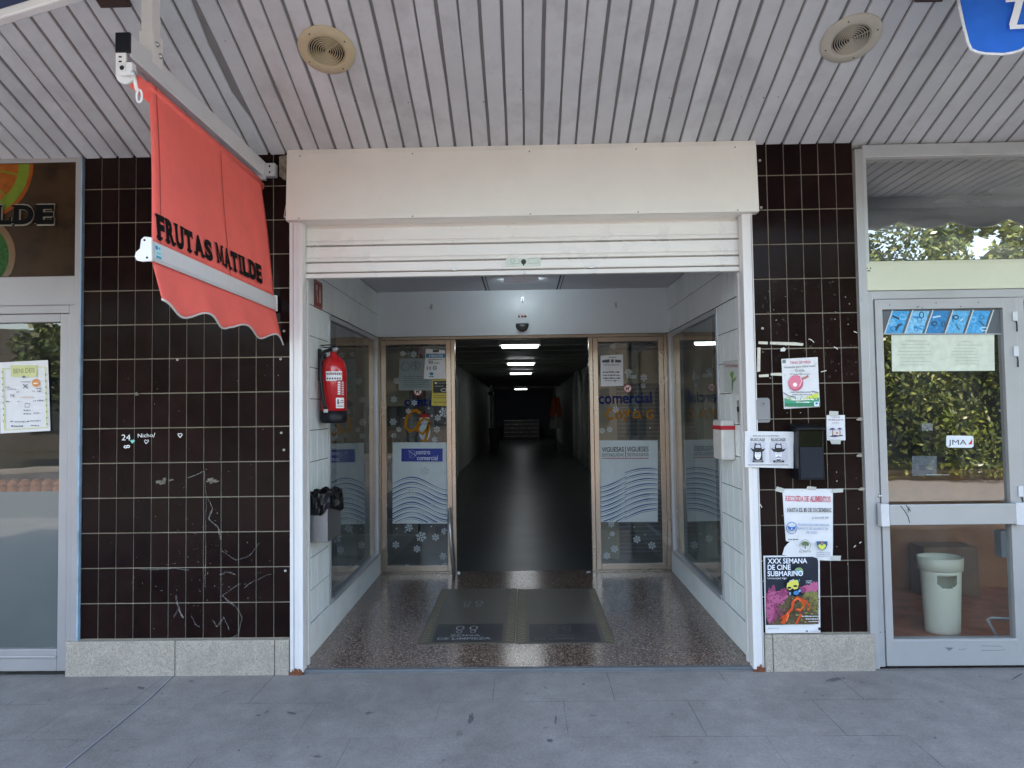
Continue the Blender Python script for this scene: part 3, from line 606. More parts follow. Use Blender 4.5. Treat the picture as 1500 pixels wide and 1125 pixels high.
for (xa, xb) in ((-1.337, -1.262), (1.252, 1.312)):
    b = MB(); s_ = 1 if xa < 0 else -1
    b.box(xa, xb, -.03, .035, GZ+.012, 2.596, rail_white)
    inner = xb if s_ > 0 else xa
    b.box(inner, inner-s_*.022, -.036, -.031, GZ+.014, 2.59, rail_white); b.box(inner-s_*.05, inner-s_*.055, -.034, -.0305, GZ+.02, 2.59, mat('rail_seam', (.4, .38, .37), .5))
    b.box(xa, xb, .068, .10, GZ+.012, 2.596, rail_white)
    b.box(xa if s_ > 0 else xb-.03, xa+.03 if s_ > 0 else xb, .036, .067, GZ+.012, 2.596, rail_white)
    gr_ = b.build('guide_rail', sht, bevel=.003)
    rust = mat('rust', (.16, .05, .02), .9, var=.6, scale=90, dirt=(.05, .02, .01), dscale=30, damt=.8, bump=.5)
    b = MB()
    b.box(xa+.002, xb-.002, -.0385, .03, GZ, GZ+.012, rust)
    for k in range(16):
        xx = R.uniform(xa+.006, xb-.006); hh = abs(R.gauss(0, .009))+.003
        b.obox((xx, -.0372, GZ+.012+hh/2), (R.uniform(.0015, .006), 0, 0), (0, .0006+.00012*k, 0), (0, 0, hh/2), rust)
    b.build('rusted_foot', gr_)

# ------------------------------------------------------------------ recess
EL, ER = -1.30, 1.285; YB = 2.15
def side_wall(s, X, label, winlab):
    t = thing('white_tiled_wall', label, 'wall', (X, 1.1, GZ))
    sg = 1 if s == 'l' else -1           # room side direction +X for left wall
    out = X-sg*.12
    b = MB(); y0, y1 = .60, 2.12; zb_, zt_ = .235, 2.155
    b.box(X, out, .10, y0, .02, 2.62, wjoint); b.box(X, out, y0, YB+.1, zt_, 2.62, wjoint); b.box(X, out, y0, YB+.1, .02, zb_-.002, wpaint); b.box(X, out, y1, YB+.1, zb_, zt_-.001, wpaint)
    b.build('wall_core', t)
    b = MB(); n = (sg, 0, 0)
    tiles(b, (X, .105, .24), (0, 1, 0), (0, 0, 1), n, y0-.105, 2.16-.24, .124, .2, .005, wtile, .0004, .004, .001)
    tiles(b, (X, .105, 2.162), (0, 1, 0), (0, 0, 1), n, YB-.105, .4, .124, .2, .005, wtile, .0004, .004, .001)
    b.build('tile_cladding', t)
    b = MB(); b.box(X, X+sg*.014, .10, YB, .05, .238, wpaint); b.build('skirting', t, bevel=.003)
    f = thing('shop_window', winlab, 'window', (X, 1.35, zb_))
    b = MB(); fw = .035
    b.box(X-sg*.03, X+sg*.012, y0+.002, y0+fw, zb_+.003, zt_, alu); b.box(X-sg*.03, X+sg*.012, y1-fw, y1+.02, zb_+.003, zt_, alu)
    b.box(X-sg*.03, X+sg*.011, y0+fw, y1-fw, zt_-fw, zt_-.002, alu); b.box(X-sg*.03, X+sg*.018, y0+fw, y1-fw, zb_+.003, zb_+fw, alu)
    b.build('frame', f, bevel=.002)
    b = MB(); xx = X-sg*.006; q = [(xx, y0+fw, zb_+fw), (xx, y1-fw, zb_+fw), (xx, y1-fw, zt_-fw), (xx, y0+fw, zt_-fw)]
    b.add(q, [(0, 1, 2, 3)], G_side); b.build('pane', f)
    return t
side_wall('l', EL, 'white tiled side wall of the entrance behind the fire extinguisher', 'tall side window behind the fire extinguisher')
side_wall('r', ER, 'white tiled side wall of the entrance with the paper plant drawing', 'tall side window next to the white dispenser')
# soft dim shop content behind side windows
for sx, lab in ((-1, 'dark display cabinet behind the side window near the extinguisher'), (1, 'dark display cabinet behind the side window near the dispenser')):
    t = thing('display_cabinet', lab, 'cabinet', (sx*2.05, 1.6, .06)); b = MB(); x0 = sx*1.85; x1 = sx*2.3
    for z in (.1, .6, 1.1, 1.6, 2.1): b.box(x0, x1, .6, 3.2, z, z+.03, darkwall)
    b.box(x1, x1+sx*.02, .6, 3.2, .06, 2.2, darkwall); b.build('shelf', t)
# entrance ceiling
b = MB(); b.box(EL-.1, ER+.1, .08, YB+.1, 2.565, 2.62, mat('entrance_ceiling', (.5, .51, .54), .55, var=.05))
for x in (-.33, .30): b.box(x, x+.012, .1, YB, 2.5635, 2.5655, wjoint); b.box(x+.03, x+.036, .1, YB, 2.5635, 2.5655, wjoint)
b.build('entrance_ceiling', kind='structure')
b = MB(); b.box(EL-.1, ER+.1, .075, .3, 2.58, 3.05, v0); b.build('shutter_lintel', kind='structure')
q = thing('ceiling_light', 'small light fitting with an added rear glow strip in the entrance ceiling behind the lock', 'light fitting', (-.03, 1.6, 2.56)); b = MB(); b.box(-.15, .13, 1.5, 1.58, 2.515, 2.563, alu_light); b.build('fitting', q, bevel=.003)
b = MB(); b.box(-.14, .12, 1.5815, 1.5855, 2.521, 2.56, emit('added_lintel_glow', (.82, .95, 1.0), 11)); b.build('emitter', q)  # glow strip added behind the unlit fitting to brighten the lintel wall
# lintel wall above doors
b = MB(); b.box(EL, ER, YB, YB+.12, 2.165, 2.565, lintelm); b.build('lintel_wall', label='grey painted wall above the glass doors holding the black sensor', cat='wall')

# ------------------------------------------------------------------ glass doors
def frame_rect(mb, x0, x1, z0, z1, y0, y1, w, m, wt=None, wb=None):
    wt = wt or w; wb = wb or w
    mb.box(x0, x0+w, y0, y1, z0, z1, m); mb.box(x1-w, x1, y0, y1, z0, z1, m)
    mb.box(x0+w, x1-w, y0, y1, z1-wt, z1, m); mb.box(x0+w, x1-w, y0, y1, z0, z0+wb, m)
zl = .078
gx = {}
YD = YB+.02
x0 = W(559, 670, YD).x; x1 = W(658, 670, YD).x; x2 = W(668, 670, YD).x
x3 = W(865, 670, YD).x; x4 = W(875, 670, YD).x; x5 = W(975, 670, YD).x
dfr = thing('door_frame', 'satin steel frame holding the two glass door panels', 'door frame', (0, YD, zl))
b = MB(); b.box(EL+.001, x0-.001, YD-.02, YD+.05, zl, 2.165, bronze); b.box(x5+.001, ER-.001, YD-.02, YD+.05, zl, 2.165, bronze); b.box(x0, x5, YD-.015, YD+.05, 2.135, 2.163, bronze)
b.box(x1+.026, x2, YD-.018, YD+.05, zl, 2.134, bronze); b.box(x3, x4-.026, YD-.018, YD+.05, zl, 2.134, bronze); b.build('frame', dfr, bevel=.003)
b = MB(); b.box(x0, x2, YD-.01, YD+.06, zl-.02, zl+.003, bronze); b.box(x3, x5, YD-.01, YD+.06, zl-.02, zl+.003, bronze); b.build('floor_rail', dfr)
def door_panel(a, c, label):
    t = thing('glass_door', label, 'door', ((a+c)/2, YD, zl)); b = MB(); frame_rect(b, a+.001, c, zl+.006, 2.133, YD-.012, YD+.03, .045, bronze, .04, .055); b.build('frame', t, bevel=.003)
    b = MB(); b.add([(a+.045, YD+.01, zl+.06), (c-.045, YD+.01, zl+.06), (c-.045, YD+.01, 2.094), (a+.045, YD+.01, 2.094)], [(0, 1, 2, 3)], G_door); b.build('pane', t); return t
dl = door_panel(x0, x1+.025, 'glass door panel with the blue sticker and yellow notice, beside the steel tube')
dr = door_panel(x4-.025, x5, 'glass door panel with the red-underlined lettering on frosted film')
b = MB(); b.tube([W(657.5, 746, YD-.08), W(660, 790, YD-.08), W(664.5, 843, YD-.1)], .0135, steel, 14); b.box(W(657, 748, YD).x-.008, W(657, 748, YD).x+.008, YD-.08, YD-.012, W(658, 752, YD).z-.01, W(658, 752, YD).z+.01, steel)
b.build('handle', dl)
b = MB(); p = W(672, 838, YD); b.box(p.x-.01, p.x+.015, YD-.03, YD-.0, p.z-.01, p.z+.01, steel); p = W(862, 838, YD-.02); b.box(p.x-.02, p.x+.015, YD-.04, YD-.02, p.z-.008, p.z+.008, steel); b.build('floor_guide', dfr)

Yg = YD+.007
snow = film('e4ecec', .75)
def waves(d, xa, xp, xb, ya, yp, yb, n, dy, w=1.6):
    bl = film('1c3f8c', .9); lb = film('a8b8c4', .5)
    for k in range(n):
        for m_, o_, ww in ((bl, 0, w), (lb, 2.6, .9)):
            pts = []; ws = []
            for i in range(25):
                t = i/24; x = xa+(xb-xa)*t
                if x < xp: s_ = (xp-x)/(xp-xa); y = yp+(ya-yp)*(s_**1.6 if ya-yp > 0 else s_)
                else: s_ = (x-xp)/(xb-xp); y = yp+(yb-yp)*(1-math.cos(s_*PI))/2
                yy = y+k*dy+o_
                if yy > 766: continue
                pts.append((x, yy)); ws.append(ww*(.35+.65*abs(math.sin(t*PI*1.2+k*.7))))
            if len(pts) > 3: d.line(pts, ws, m_)
# left door prints
d = wallD(Yg); d.rect(575, 648, 657.5, 767, film('e8f0ee', .92)); d.build('frosted_film', dl)
d = wallD(Yg-.0006); waves(d, 575, 602, 657.5, 709, 699, 718, 9, 7.3); d.build('wave_print', dl)
d = wallD(Yg-.004); d.rect(588, 657, 648.5, 676, ink('1f2f86')); wh = ink('e8ecf0'); d.text('entro', (613, 665.5), (630, 665.5), 5.6, wh, 0); d.text('c', (609.5, 665.5), (612.5, 665.5), 5.6, wh, 0); d.text('comercial', (611, 674), (641, 674), 5.4, wh, 0)
d.ring(604, 665, 4.5, 5.5, 1.4, film('8fa4d0', .6), 14); d.line([(598, 660), (610, 668)], 1.2, film('c9d3e6', .7)); d.line([(599, 671), (609, 661)], 1, film('8fa4d0', .6)); d.build('blue_sticker', dl)
d = wallD(Yg-.001)
for x, y, r in ((581, 558, 5), (577, 585, 5), (576, 618, 5.5), (584, 629, 4), (577, 638, 4), (607, 590, 4.5), (650, 604, 7.5), (641, 612, 5), (640, 629, 5), (637, 644, 4.5), (606, 519, 5), (590, 518, 4), (598, 602, 4), (599, 773, 6), (617, 786, 8), (580, 798, 5.5), (611, 804, 5.5), (638, 787, 5.5), (651, 778, 5), (649, 815, 5.5), (652, 829, 5), (596, 830, 4), (607, 832, 4), (622, 690, 7), (620, 752, 5), (634, 738, 4), (603, 720, 5)): d.flake(x, y, r, snow)
for x, y in ((581, 774), (632, 771), (594, 779), (640, 560), (592, 612), (628, 598), (652, 620)): d.ell(x, y, 1.1, 1.1, snow, 8)
d.build('snowflake_sticker', dl)
d = wallD(Yg-.0012); nb = film('1b2a66', .95); gold = film('b57a1e', .95)
d.text('c', (592, 594), (600, 594), 10, nb, .03); d.text('ent', (603, 594), (627, 594), 10, nb, .03); d.text('ro', (629, 594), (648, 594), 10, nb, .03)
d.line([(616, 606), (610, 601), (601, 603), (595, 614), (594, 625), (600, 632), (608, 629), (613, 620), (611, 632)], 4.6, gold); d.line([(629, 616), (621, 613), (613, 620), (612, 631), (619, 636), (626, 628), (629, 618), (626, 634), (623, 645), (619, 646)], 4.2, gold)
d.build('gold_lettering', dl)
d = wallD(Yg-.0004); sw = film('c8d4d6', .85)
d.ell(622, 633, 8.5, 13, sw); d.ell(622, 615, 7.5, 7.5, sw); d.poly([(614, 612), (617, 607), (626, 606), (631, 611)], film('b02a30', .95)); d.ell(632.5, 609, 1.8, 1.8, sw); d.ell(621, 617.5, 1, .7, ink('2a2422')); d.ell(620, 613.5, .7, .7, ink('2a2422')); d.ell(625, 613.5, .7, .7, ink('2a2422')); d.line([(618, 620), (622, 621.5), (625, 620)], .6, ink('2a2422'))
d.build('snowman_sticker', dl)
# CG in front of the snowman again
def nodog(d, x, y, r):
    d.ell(x, y, r, r, ink('b23a3a')); d.ell(x, y, r*.8, r*.8, ink('e0dad4')); k = ink('201c1c')
    d.poly([(x-r*.5, y-r*.1), (x+r*.25, y-r*.2), (x+r*.3, y+r*.15), (x-r*.45, y+r*.2)], k); d.poly([(x+r*.2, y-r*.5), (x+r*.6, y-r*.25), (x+r*.25, y+r*.05)], k)
    for dx in (-.42, -.25, .12, .25): d.line([(x+r*dx, y+r*.1), (x+r*(dx-.04), y+r*.5)], r*.12, k)
    d.line([(x-r*.6, y-r*.55), (x+r*.6, y+r*.55)], r*.16, ink('b23a3a'))
d = wallD(Yg-.005); nodog(d, 612, 573.5, 6.2); d.build('no_dogs_sticker', dl)
# notices taped on the left door
def notice(corners, m, label, Y, name='notice', curl=.003, cat='notice', group=None): return sheet(wallD(Y), corners, m, name, label, cat, group, curl)
p1 = notice([(585, 525), (634, 525), (634, 572), (584, 572)], film('b8c4c4', .6), 'faded translucent notice with two circles on the glass door', Yg-.006)
d = wallD(Yg-.0125); g1 = ink('5c6668'); d.ring(594, 537, 6, 6, .9, g1); d.ring(609, 536, 6.5, 6.5, .9, g1); d.line([(609, 530), (609, 541)], 1.4, g1); d.line([(604, 533), (613, 540)], .9, g1)
for i in range(6): d.words(591, 552+i*3, 628, 1, film('6c7678', .7), i)
d.build('poster_print', p1)
p1 = notice([(624, 511), (652, 513), (653.5, 555), (620.5, 555)], paper, 'white notice with blue heading hung on the glass door', Yg-.018, 'hanging_notice')
d = wallD(Yg-.0245); d.rect(624, 518, 652, 524, ink('1f6f96')); d.text('ATENCIÓN', (628, 523), (648.5, 523), 3.8, ink('f0f4f4'), .005); d.rect(634, 512.5, 643, 516, ink('30302e')); d.words(628, 527, 648, 1.2, ink('50504e'), 3)
d.text('90', (627.5, 533), (634, 533), 5, ink('26221f'), .01); d.words(635, 532.5, 644, 1.4, ink('50504e'), 4)
d.line([(626, 537), (626, 542)], 1.6, ink('2a5f80')); d.line([(630, 537), (630, 542)], 1.6, ink('2a5f80')); d.ring(637, 539, 2.2, 2.2, 1.4, ink('2a5f80'), 12); d.ell(632, 547.5, 3, 2.4, ink('1f6f96')); d.words(628.5, 552.5, 636, 1.6, ink('1f5f86'), 5); d.build('poster_print', p1)
p1 = notice([(633, 556), (657, 555), (657, 595), (632, 594)], mat('yellow_card', (.50, .40, .03), .5), 'yellow and black notice below the blue-headed one', Yg-.006, 'yellow_notice', .002)
d = wallD(Yg-.0115); d.rect(634.5, 558, 655, 575.5, ink('23231f')); d.ell(638.5, 561, 1.8, 1.4, ink('d8d8d0')); d.words(642, 561.5, 654, 1, ink('a8a8a0'), 7); d.words(637, 566, 650, 1, ink('a8a8a0'), 8); d.ring(650, 571.5, 4, 2.2, .8, ink('c8c8bc')); d.words(636, 580, 655, 1.2, ink('6a4a10'), 9); d.words(636, 583, 655, 1.2, ink('7a3a10'), 10); d.words(636, 590, 655, 1.6, ink('6a4a10'), 11); d.build('poster_print', p1)
# right door prints
d = wallD(Yg); d.rect(877.5, 645, 963.5, 764.5, film('e8f0ee', .92)); d.build('frosted_film', dr)
d = wallD(Yg-.0006)
bl = film('1c3f8c', .9); lb = film('a8b8c4', .5)
for k in range(9):
    for m_, o_, ww in ((bl, 0, 1.6), (lb, 2.6, .9)):
        pts = []; ws = []
        for i in range(14):
            t = i/13; x = 877.5+40*t; y = 714-16*t**1.5+k*7.2+o_
            if y < 764: pts.append((x, y)); ws.append(ww*(.3+.7*math.sin(t*PI*.9+.3)))
        if len(pts) > 3: d.line(pts, ws, m_)
        pts = []; ws = []
        for i in range(18):
            t = i/17; x = 915+48*t; y = 695-9*math.sin(t*PI*.62+.25)+k*7.2*(1+.15*(1-t))+o_
            if y < 764: pts.append((x, y)); ws.append(ww*(.35+.65*math.sin(t*PI*.8+.2)))
        if len(pts) > 3: d.line(pts, ws, m_)
d.build('wave_print', dr)
d = wallD(Yg-.004); k1 = ink('2b2b2e')
d.text('VIGUESAS', (882, 662), (914, 661.5), 7.2, k1, .012); d.text('VIGUESES', (918.5, 661.5), (950, 661), 7.2, k1, .012)
d.text('DISTINGUIDAS', (882, 669), (914, 668.5), 5, k1, .0); d.text('DISTINGUIDOS', (918.5, 668.5), (950, 668), 5, k1, .0)
d.rect(915.8, 654, 916.8, 670, ink('b03038')); d.rect(882, 670.8, 950, 671.8, ink('b03038')); d.build('black_lettering', dr)
d = wallD(Yg-.0012)
d.text('comercial', (877, 591.5), (955, 590), 13, nb, .02)
d.line([(899, 600), (892, 600), (888, 608), (892, 614), (899, 612)], 3.2, gold); d.line([(909, 602), (903, 604), (902, 611), (907, 614), (911, 609), (909, 602)], 3, gold); d.line([(914, 601), (917, 608), (922, 600)], 3, gold); d.line([(922, 600), (918, 611), (913, 618)], 2.8, gold)
d.line([(935, 602), (928, 605), (928, 612), (935, 611), (936, 602), (938, 613)], 2.8, gold); d.line([(956, 601), (949, 603), (947, 610), (953, 613), (956, 606), (957, 612)], 2.8, gold); d.build('gold_lettering', dr)
d = wallD(Yg-.001)
for x, y, r in ((920, 545, 5), (943, 553, 5.5), (942, 565, 3.8), (898, 508, 4.5), (882, 631, 4.5), (893, 629, 4.5), (902, 600, 5), (895.5, 768, 5), (897, 782, 4), (900, 804, 5.5), (889, 814, 5.5), (933, 790, 5.8), (955, 799, 6), (947, 728, 6), (924, 545, 3)): d.flake(x, y, r, snow)
for x, y in ((929, 772), (945, 783), (892, 788), (952, 627), (930, 600)): d.ell(x, y, 1.1, 1.1, snow, 8)
d.text('mas', (918, 554), (932, 554), 5.5, snow, .02); d.build('snowflake_sticker', dr)
d = wallD(Yg-.005); nodog(d, 919.5, 569, 6); d.build('no_dogs_sticker', dr)
p1 = notice([(879.5, 521), (912.5, 519), (913, 565), (880, 566)], paper, 'white handwritten notice taped to the lettered glass door', Yg-.006)
d = wallD(Yg-.0125); g1 = ink('4a4e5c'); d.words(892, 524, 902, 1.5, g1, 1); d.words(882, 531, 910, 5, g1, 2); d.words(884, 535, 908, 1.2, g1, 21)
for i in range(3): d.words(883, 546+i*4.5, 908, 2.2, g1, 30+i)
d.words(886, 558, 906, 1, g1, 35); d.ell(901, 558, 2, .9, g1, 10); d.build('poster_print', p1)
# boards behind the glass panels (shopfronts inside the arcade)
beige = mat('beige_wall', (.30, .25, .17), .7, var=.15, scale=3); stuff_m = mat('dim_panel', (.08, .075, .065), .6, var=.4, scale=12)
b = MB(); b.box(.62, .88, 2.62, 2.66, .08, 2.08, beige); b.box(.93, 1.5, 2.75, 2.79, 1.74, 2.06, beige); b.build('beige_panel', label='beige panel standing inside behind the lettered glass door', cat='panel')
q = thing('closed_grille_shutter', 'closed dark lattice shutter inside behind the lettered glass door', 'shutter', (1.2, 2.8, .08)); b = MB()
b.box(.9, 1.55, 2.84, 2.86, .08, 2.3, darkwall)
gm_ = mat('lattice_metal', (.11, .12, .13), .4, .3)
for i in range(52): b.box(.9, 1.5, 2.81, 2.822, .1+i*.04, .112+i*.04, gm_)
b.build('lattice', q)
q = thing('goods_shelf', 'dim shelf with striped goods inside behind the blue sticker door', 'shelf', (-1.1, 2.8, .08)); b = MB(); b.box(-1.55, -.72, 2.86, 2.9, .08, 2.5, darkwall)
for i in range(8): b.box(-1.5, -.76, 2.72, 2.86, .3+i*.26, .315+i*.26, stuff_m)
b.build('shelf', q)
b = MB(); cols = [ink('3a2020'), ink('4a3434'), ink('3c3a36'), ink('5a4a48'), ink('2c3034'), ink('5c5248')]
for i in range(8):
    x = -1.48
    while x < -.8:
        w_ = R.uniform(.03, .09); h_ = R.uniform(.08, .2); b.box(x, x+w_, 2.74, 2.84, .316+i*.26, .316+i*.26+h_, R.choice(cols)); x += w_+.012
b.build('goods', q, bevel=.004)
b = MB(); b.box(-1.56, -1.1, 2.6, 2.64, 1.55, 2.06, beige); b.build('beige_panel', label='beige panel standing inside behind the door with the snowman', cat='panel')

# things on the lintel
p = W(765, 479, YB); t = thing('door_sensor', 'black dome motion sensor above the doorway', 'sensor', (p.x, YB, p.z))
b = MB(); prof = []
for i in range(17):
    a = -PI*i/16; prof.append((p.x+.058*math.cos(a), YB, p.z+.03+.075*math.sin(a)))
b.prism(prof, (0, -.035, 0), black_plastic); b.build('body', t, bevel=.012, seg=3)
d = wallD(YB-.0355); d.ell(765, 476.5, 4, 1.6, ink('6a6e72')); d.ring(765, 476.5, 4, 1.8, .5, ink('202224')); d.build('lens', t)
st = sheet(wallD(YB), [(758, 459), (772.5, 458.5), (772.5, 466), (758, 466)], paper, 'sticker', 'tiny printed sticker above the black sensor', 'sticker', None, .0005)
d = wallD(YB-.003); d.words(759, 460.5, 771, 1, ink('8a8a94'), 5); d.rect(759, 462, 761.5, 465.2, ink('22304a')); d.ell(765, 463.6, 2, 1.8, ink('8a2440')); d.rect(767.5, 462, 771.5, 465.2, ink('3a3a52')); d.build('poster_print', st)
for x, y, lab in ((632.5, 448, 'small metal hook on the wall above the door with blue sticker'), (902, 446, 'small metal hook on the wall above the lettered glass door'), (765.5, 438, 'small metal hook high above the sensor')):
    p = W(x, y, YB); b = MB(); b.box(p.x-.012, p.x+.012, YB-.006, YB, p.z-.02, p.z+.02, alu); b.tube([p+Vector((0, -.006, .005)), p+Vector((0, -.03, .002)), p+Vector((0, -.032, -.02)), p+Vector((0, -.018, -.03))], .004, steel, 8); b.build('hook', label=lab, cat='hook')

# ------------------------------------------------------------------ corridor
cr_ = MB(); cw = mat('corridor_wall', (.42, .45, .40), .6, var=.3, scale=3); CX = 1.52
cr_.box(-CX-.1, -CX, 2.9, 33, .05, 2.75, cw); cr_.box(CX, CX+.1, 2.9, 33, .05, 2.75, cw); cr_.box(-1.7, 1.7, 33, 33.1, 0, 2.75, mat('end_wall', (.26, .27, .34), .6))
cr_.box(-1.7, -CX, 2.25, 2.9, .05, 2.75, cw); cr_.box(CX, 1.7, 2.25, 2.9, .05, 2.75, cw)
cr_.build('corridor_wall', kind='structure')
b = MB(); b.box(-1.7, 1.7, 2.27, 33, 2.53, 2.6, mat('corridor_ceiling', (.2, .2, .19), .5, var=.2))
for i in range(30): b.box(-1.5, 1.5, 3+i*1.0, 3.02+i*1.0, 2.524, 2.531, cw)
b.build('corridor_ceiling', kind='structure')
lampm = emit('lamp_glow', (.92, .97, 1.0), 3.0)
for (py, dep, lab) in ((507, 10.2, 'nearest and widest lit tube light in the dark corridor'), (533, 14.2, 'second lit tube light into the dark corridor'), (547, 17.9, 'third lit tube light into the dark corridor'), (570, 31.0, 'farthest lit tube light, alone near the end of the corridor')):
    Y = dep-3.9; c_ = W(763 if py > 510 else 761.5, py, Y); t = thing('tube_light', lab, 'light', c_, 'lit lights along the corridor ceiling')
    q = MB(); q.box(c_.x-.31, c_.x+.31, Y-.12, Y+.14, c_.z+.012, 2.53, cw); q.build('housing', t)
    q = MB(); q.box(c_.x-.27, c_.x+.27, Y-.10, Y+.12, c_.z-.02, c_.z+.012, lampm); q.build('emitter', t, bevel=.006)
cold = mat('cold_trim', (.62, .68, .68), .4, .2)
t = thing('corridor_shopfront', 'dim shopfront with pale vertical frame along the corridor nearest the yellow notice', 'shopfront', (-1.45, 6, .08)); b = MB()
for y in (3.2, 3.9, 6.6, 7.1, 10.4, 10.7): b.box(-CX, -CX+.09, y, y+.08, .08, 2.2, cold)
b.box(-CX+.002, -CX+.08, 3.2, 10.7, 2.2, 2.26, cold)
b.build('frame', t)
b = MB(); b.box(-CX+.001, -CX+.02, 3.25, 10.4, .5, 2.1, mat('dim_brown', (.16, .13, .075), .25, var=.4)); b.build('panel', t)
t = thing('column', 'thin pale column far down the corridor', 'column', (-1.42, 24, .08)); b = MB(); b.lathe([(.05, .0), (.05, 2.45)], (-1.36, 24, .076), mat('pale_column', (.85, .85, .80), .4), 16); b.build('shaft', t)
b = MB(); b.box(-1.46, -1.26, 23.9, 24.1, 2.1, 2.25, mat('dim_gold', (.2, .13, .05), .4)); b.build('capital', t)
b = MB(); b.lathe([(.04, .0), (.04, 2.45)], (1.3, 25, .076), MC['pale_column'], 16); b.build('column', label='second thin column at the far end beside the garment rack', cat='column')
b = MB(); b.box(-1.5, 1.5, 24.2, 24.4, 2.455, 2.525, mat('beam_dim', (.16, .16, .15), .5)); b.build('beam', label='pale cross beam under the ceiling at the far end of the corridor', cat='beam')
# arches right
t = thing('arcade_arch', 'dim grey arches of the shopfronts along the corridor beside the lettered door', 'arch', (1.5, 9, .08))
for y0_, y1_ in ((7.0, 9.2), (10.2, 12.6), (13.6, 16.2)):
    b = MB(); ym = (y0_+y1_)/2; rr = (y1_-y0_)/2; prof = [(CX-.04, y0_, .08)]+[(CX-.04, ym-rr*math.cos(a), 1.6+rr*.7*math.sin(a)) for a in [PI*i/12 for i in range(13)]]+[(CX-.04, y1_, .08)]
    b.tube(prof, .07, mat('arch_grey', (.42, .44, .43), .5), 8); b.build('arch', t)
b = MB()
ymat = mat('olive_tile', (.26, .25, .09), .4, island=.2)
tiles(b, (CX, 3.2, .08), (0, 1, 0), (0, 0, 1), (-1, 0, 0), 3, 1.35, .3, .2, .01, ymat); b.build('tile_dado', label='olive green tiled dado on the corridor wall beside the lettered door', cat='wall tiling')
# stairs at the end
t = thing('staircase', 'dark steps with shining edges at the end of the corridor', 'stairs', (-.15, 29, .08))
for i in range(5):
    b = MB(); z0 = .08+i*.18; y_ = 28+i*.32; b.box(-1.0, .7, y_, 32, z0, z0+.175, darkwall); s_ = b.build('step', t)
    b = MB(); b.box(-1.0, .7, y_-.02, y_+.02, z0+.176, z0+.19, mat('nosing', (.85, .85, .85), .25, .6)); b.build('nosing', s_)
t = thing('planter', 'squat grey planter far down the corridor beside the thin pale column', 'planter', (-1.05, 21, .08)); b = MB(); b.lathe([(.14, 0), (.2, .5), (.22, .75), (.19, .75), (.17, .6), (0, .6)], (-1.1, 21, .08), mat('planter_grey', (.12, .13, .12), .6), 20); b.build('pot', t)
# garments
t = thing('garment_rack', 'orange and white garments hanging on a rack deep in the corridor', 'garment rack', (1.12, 19, .08)); b = MB()
b.tube([(1.05, 18.8, .08), (1.05, 18.8, 1.95), (1.05, 19.8, 1.95), (1.05, 19.8, .08)], .015, steel, 8); b.build('rail', t)
def garment(y, z0, z1, m):
    b = MB(); vs = []
    for i in range(9):
        a = i/8; h = z1-(z1-z0)*a; w_ = .12+.1*a
        for j in range(13):
            c_ = 2*PI*j/12; vs.append((1.05+math.cos(c_)*w_*(1+.15*math.sin(5*c_)), y+math.sin(c_)*.05, h))
    b.add(vs, [(i*13+j, i*13+j+1, (i+1)*13+j+1, (i+1)*13+j) for i in range(8) for j in range(12)], m, True); return b
garment(18.85, 1.25, 1.9, mat('orange_cloth', (.75, .18, .06), .8)).build('orange_garment', t)
garment(19.2, .85, 1.6, mat('white_cloth', (.7, .7, .72), .8)).build('white_garment', t)

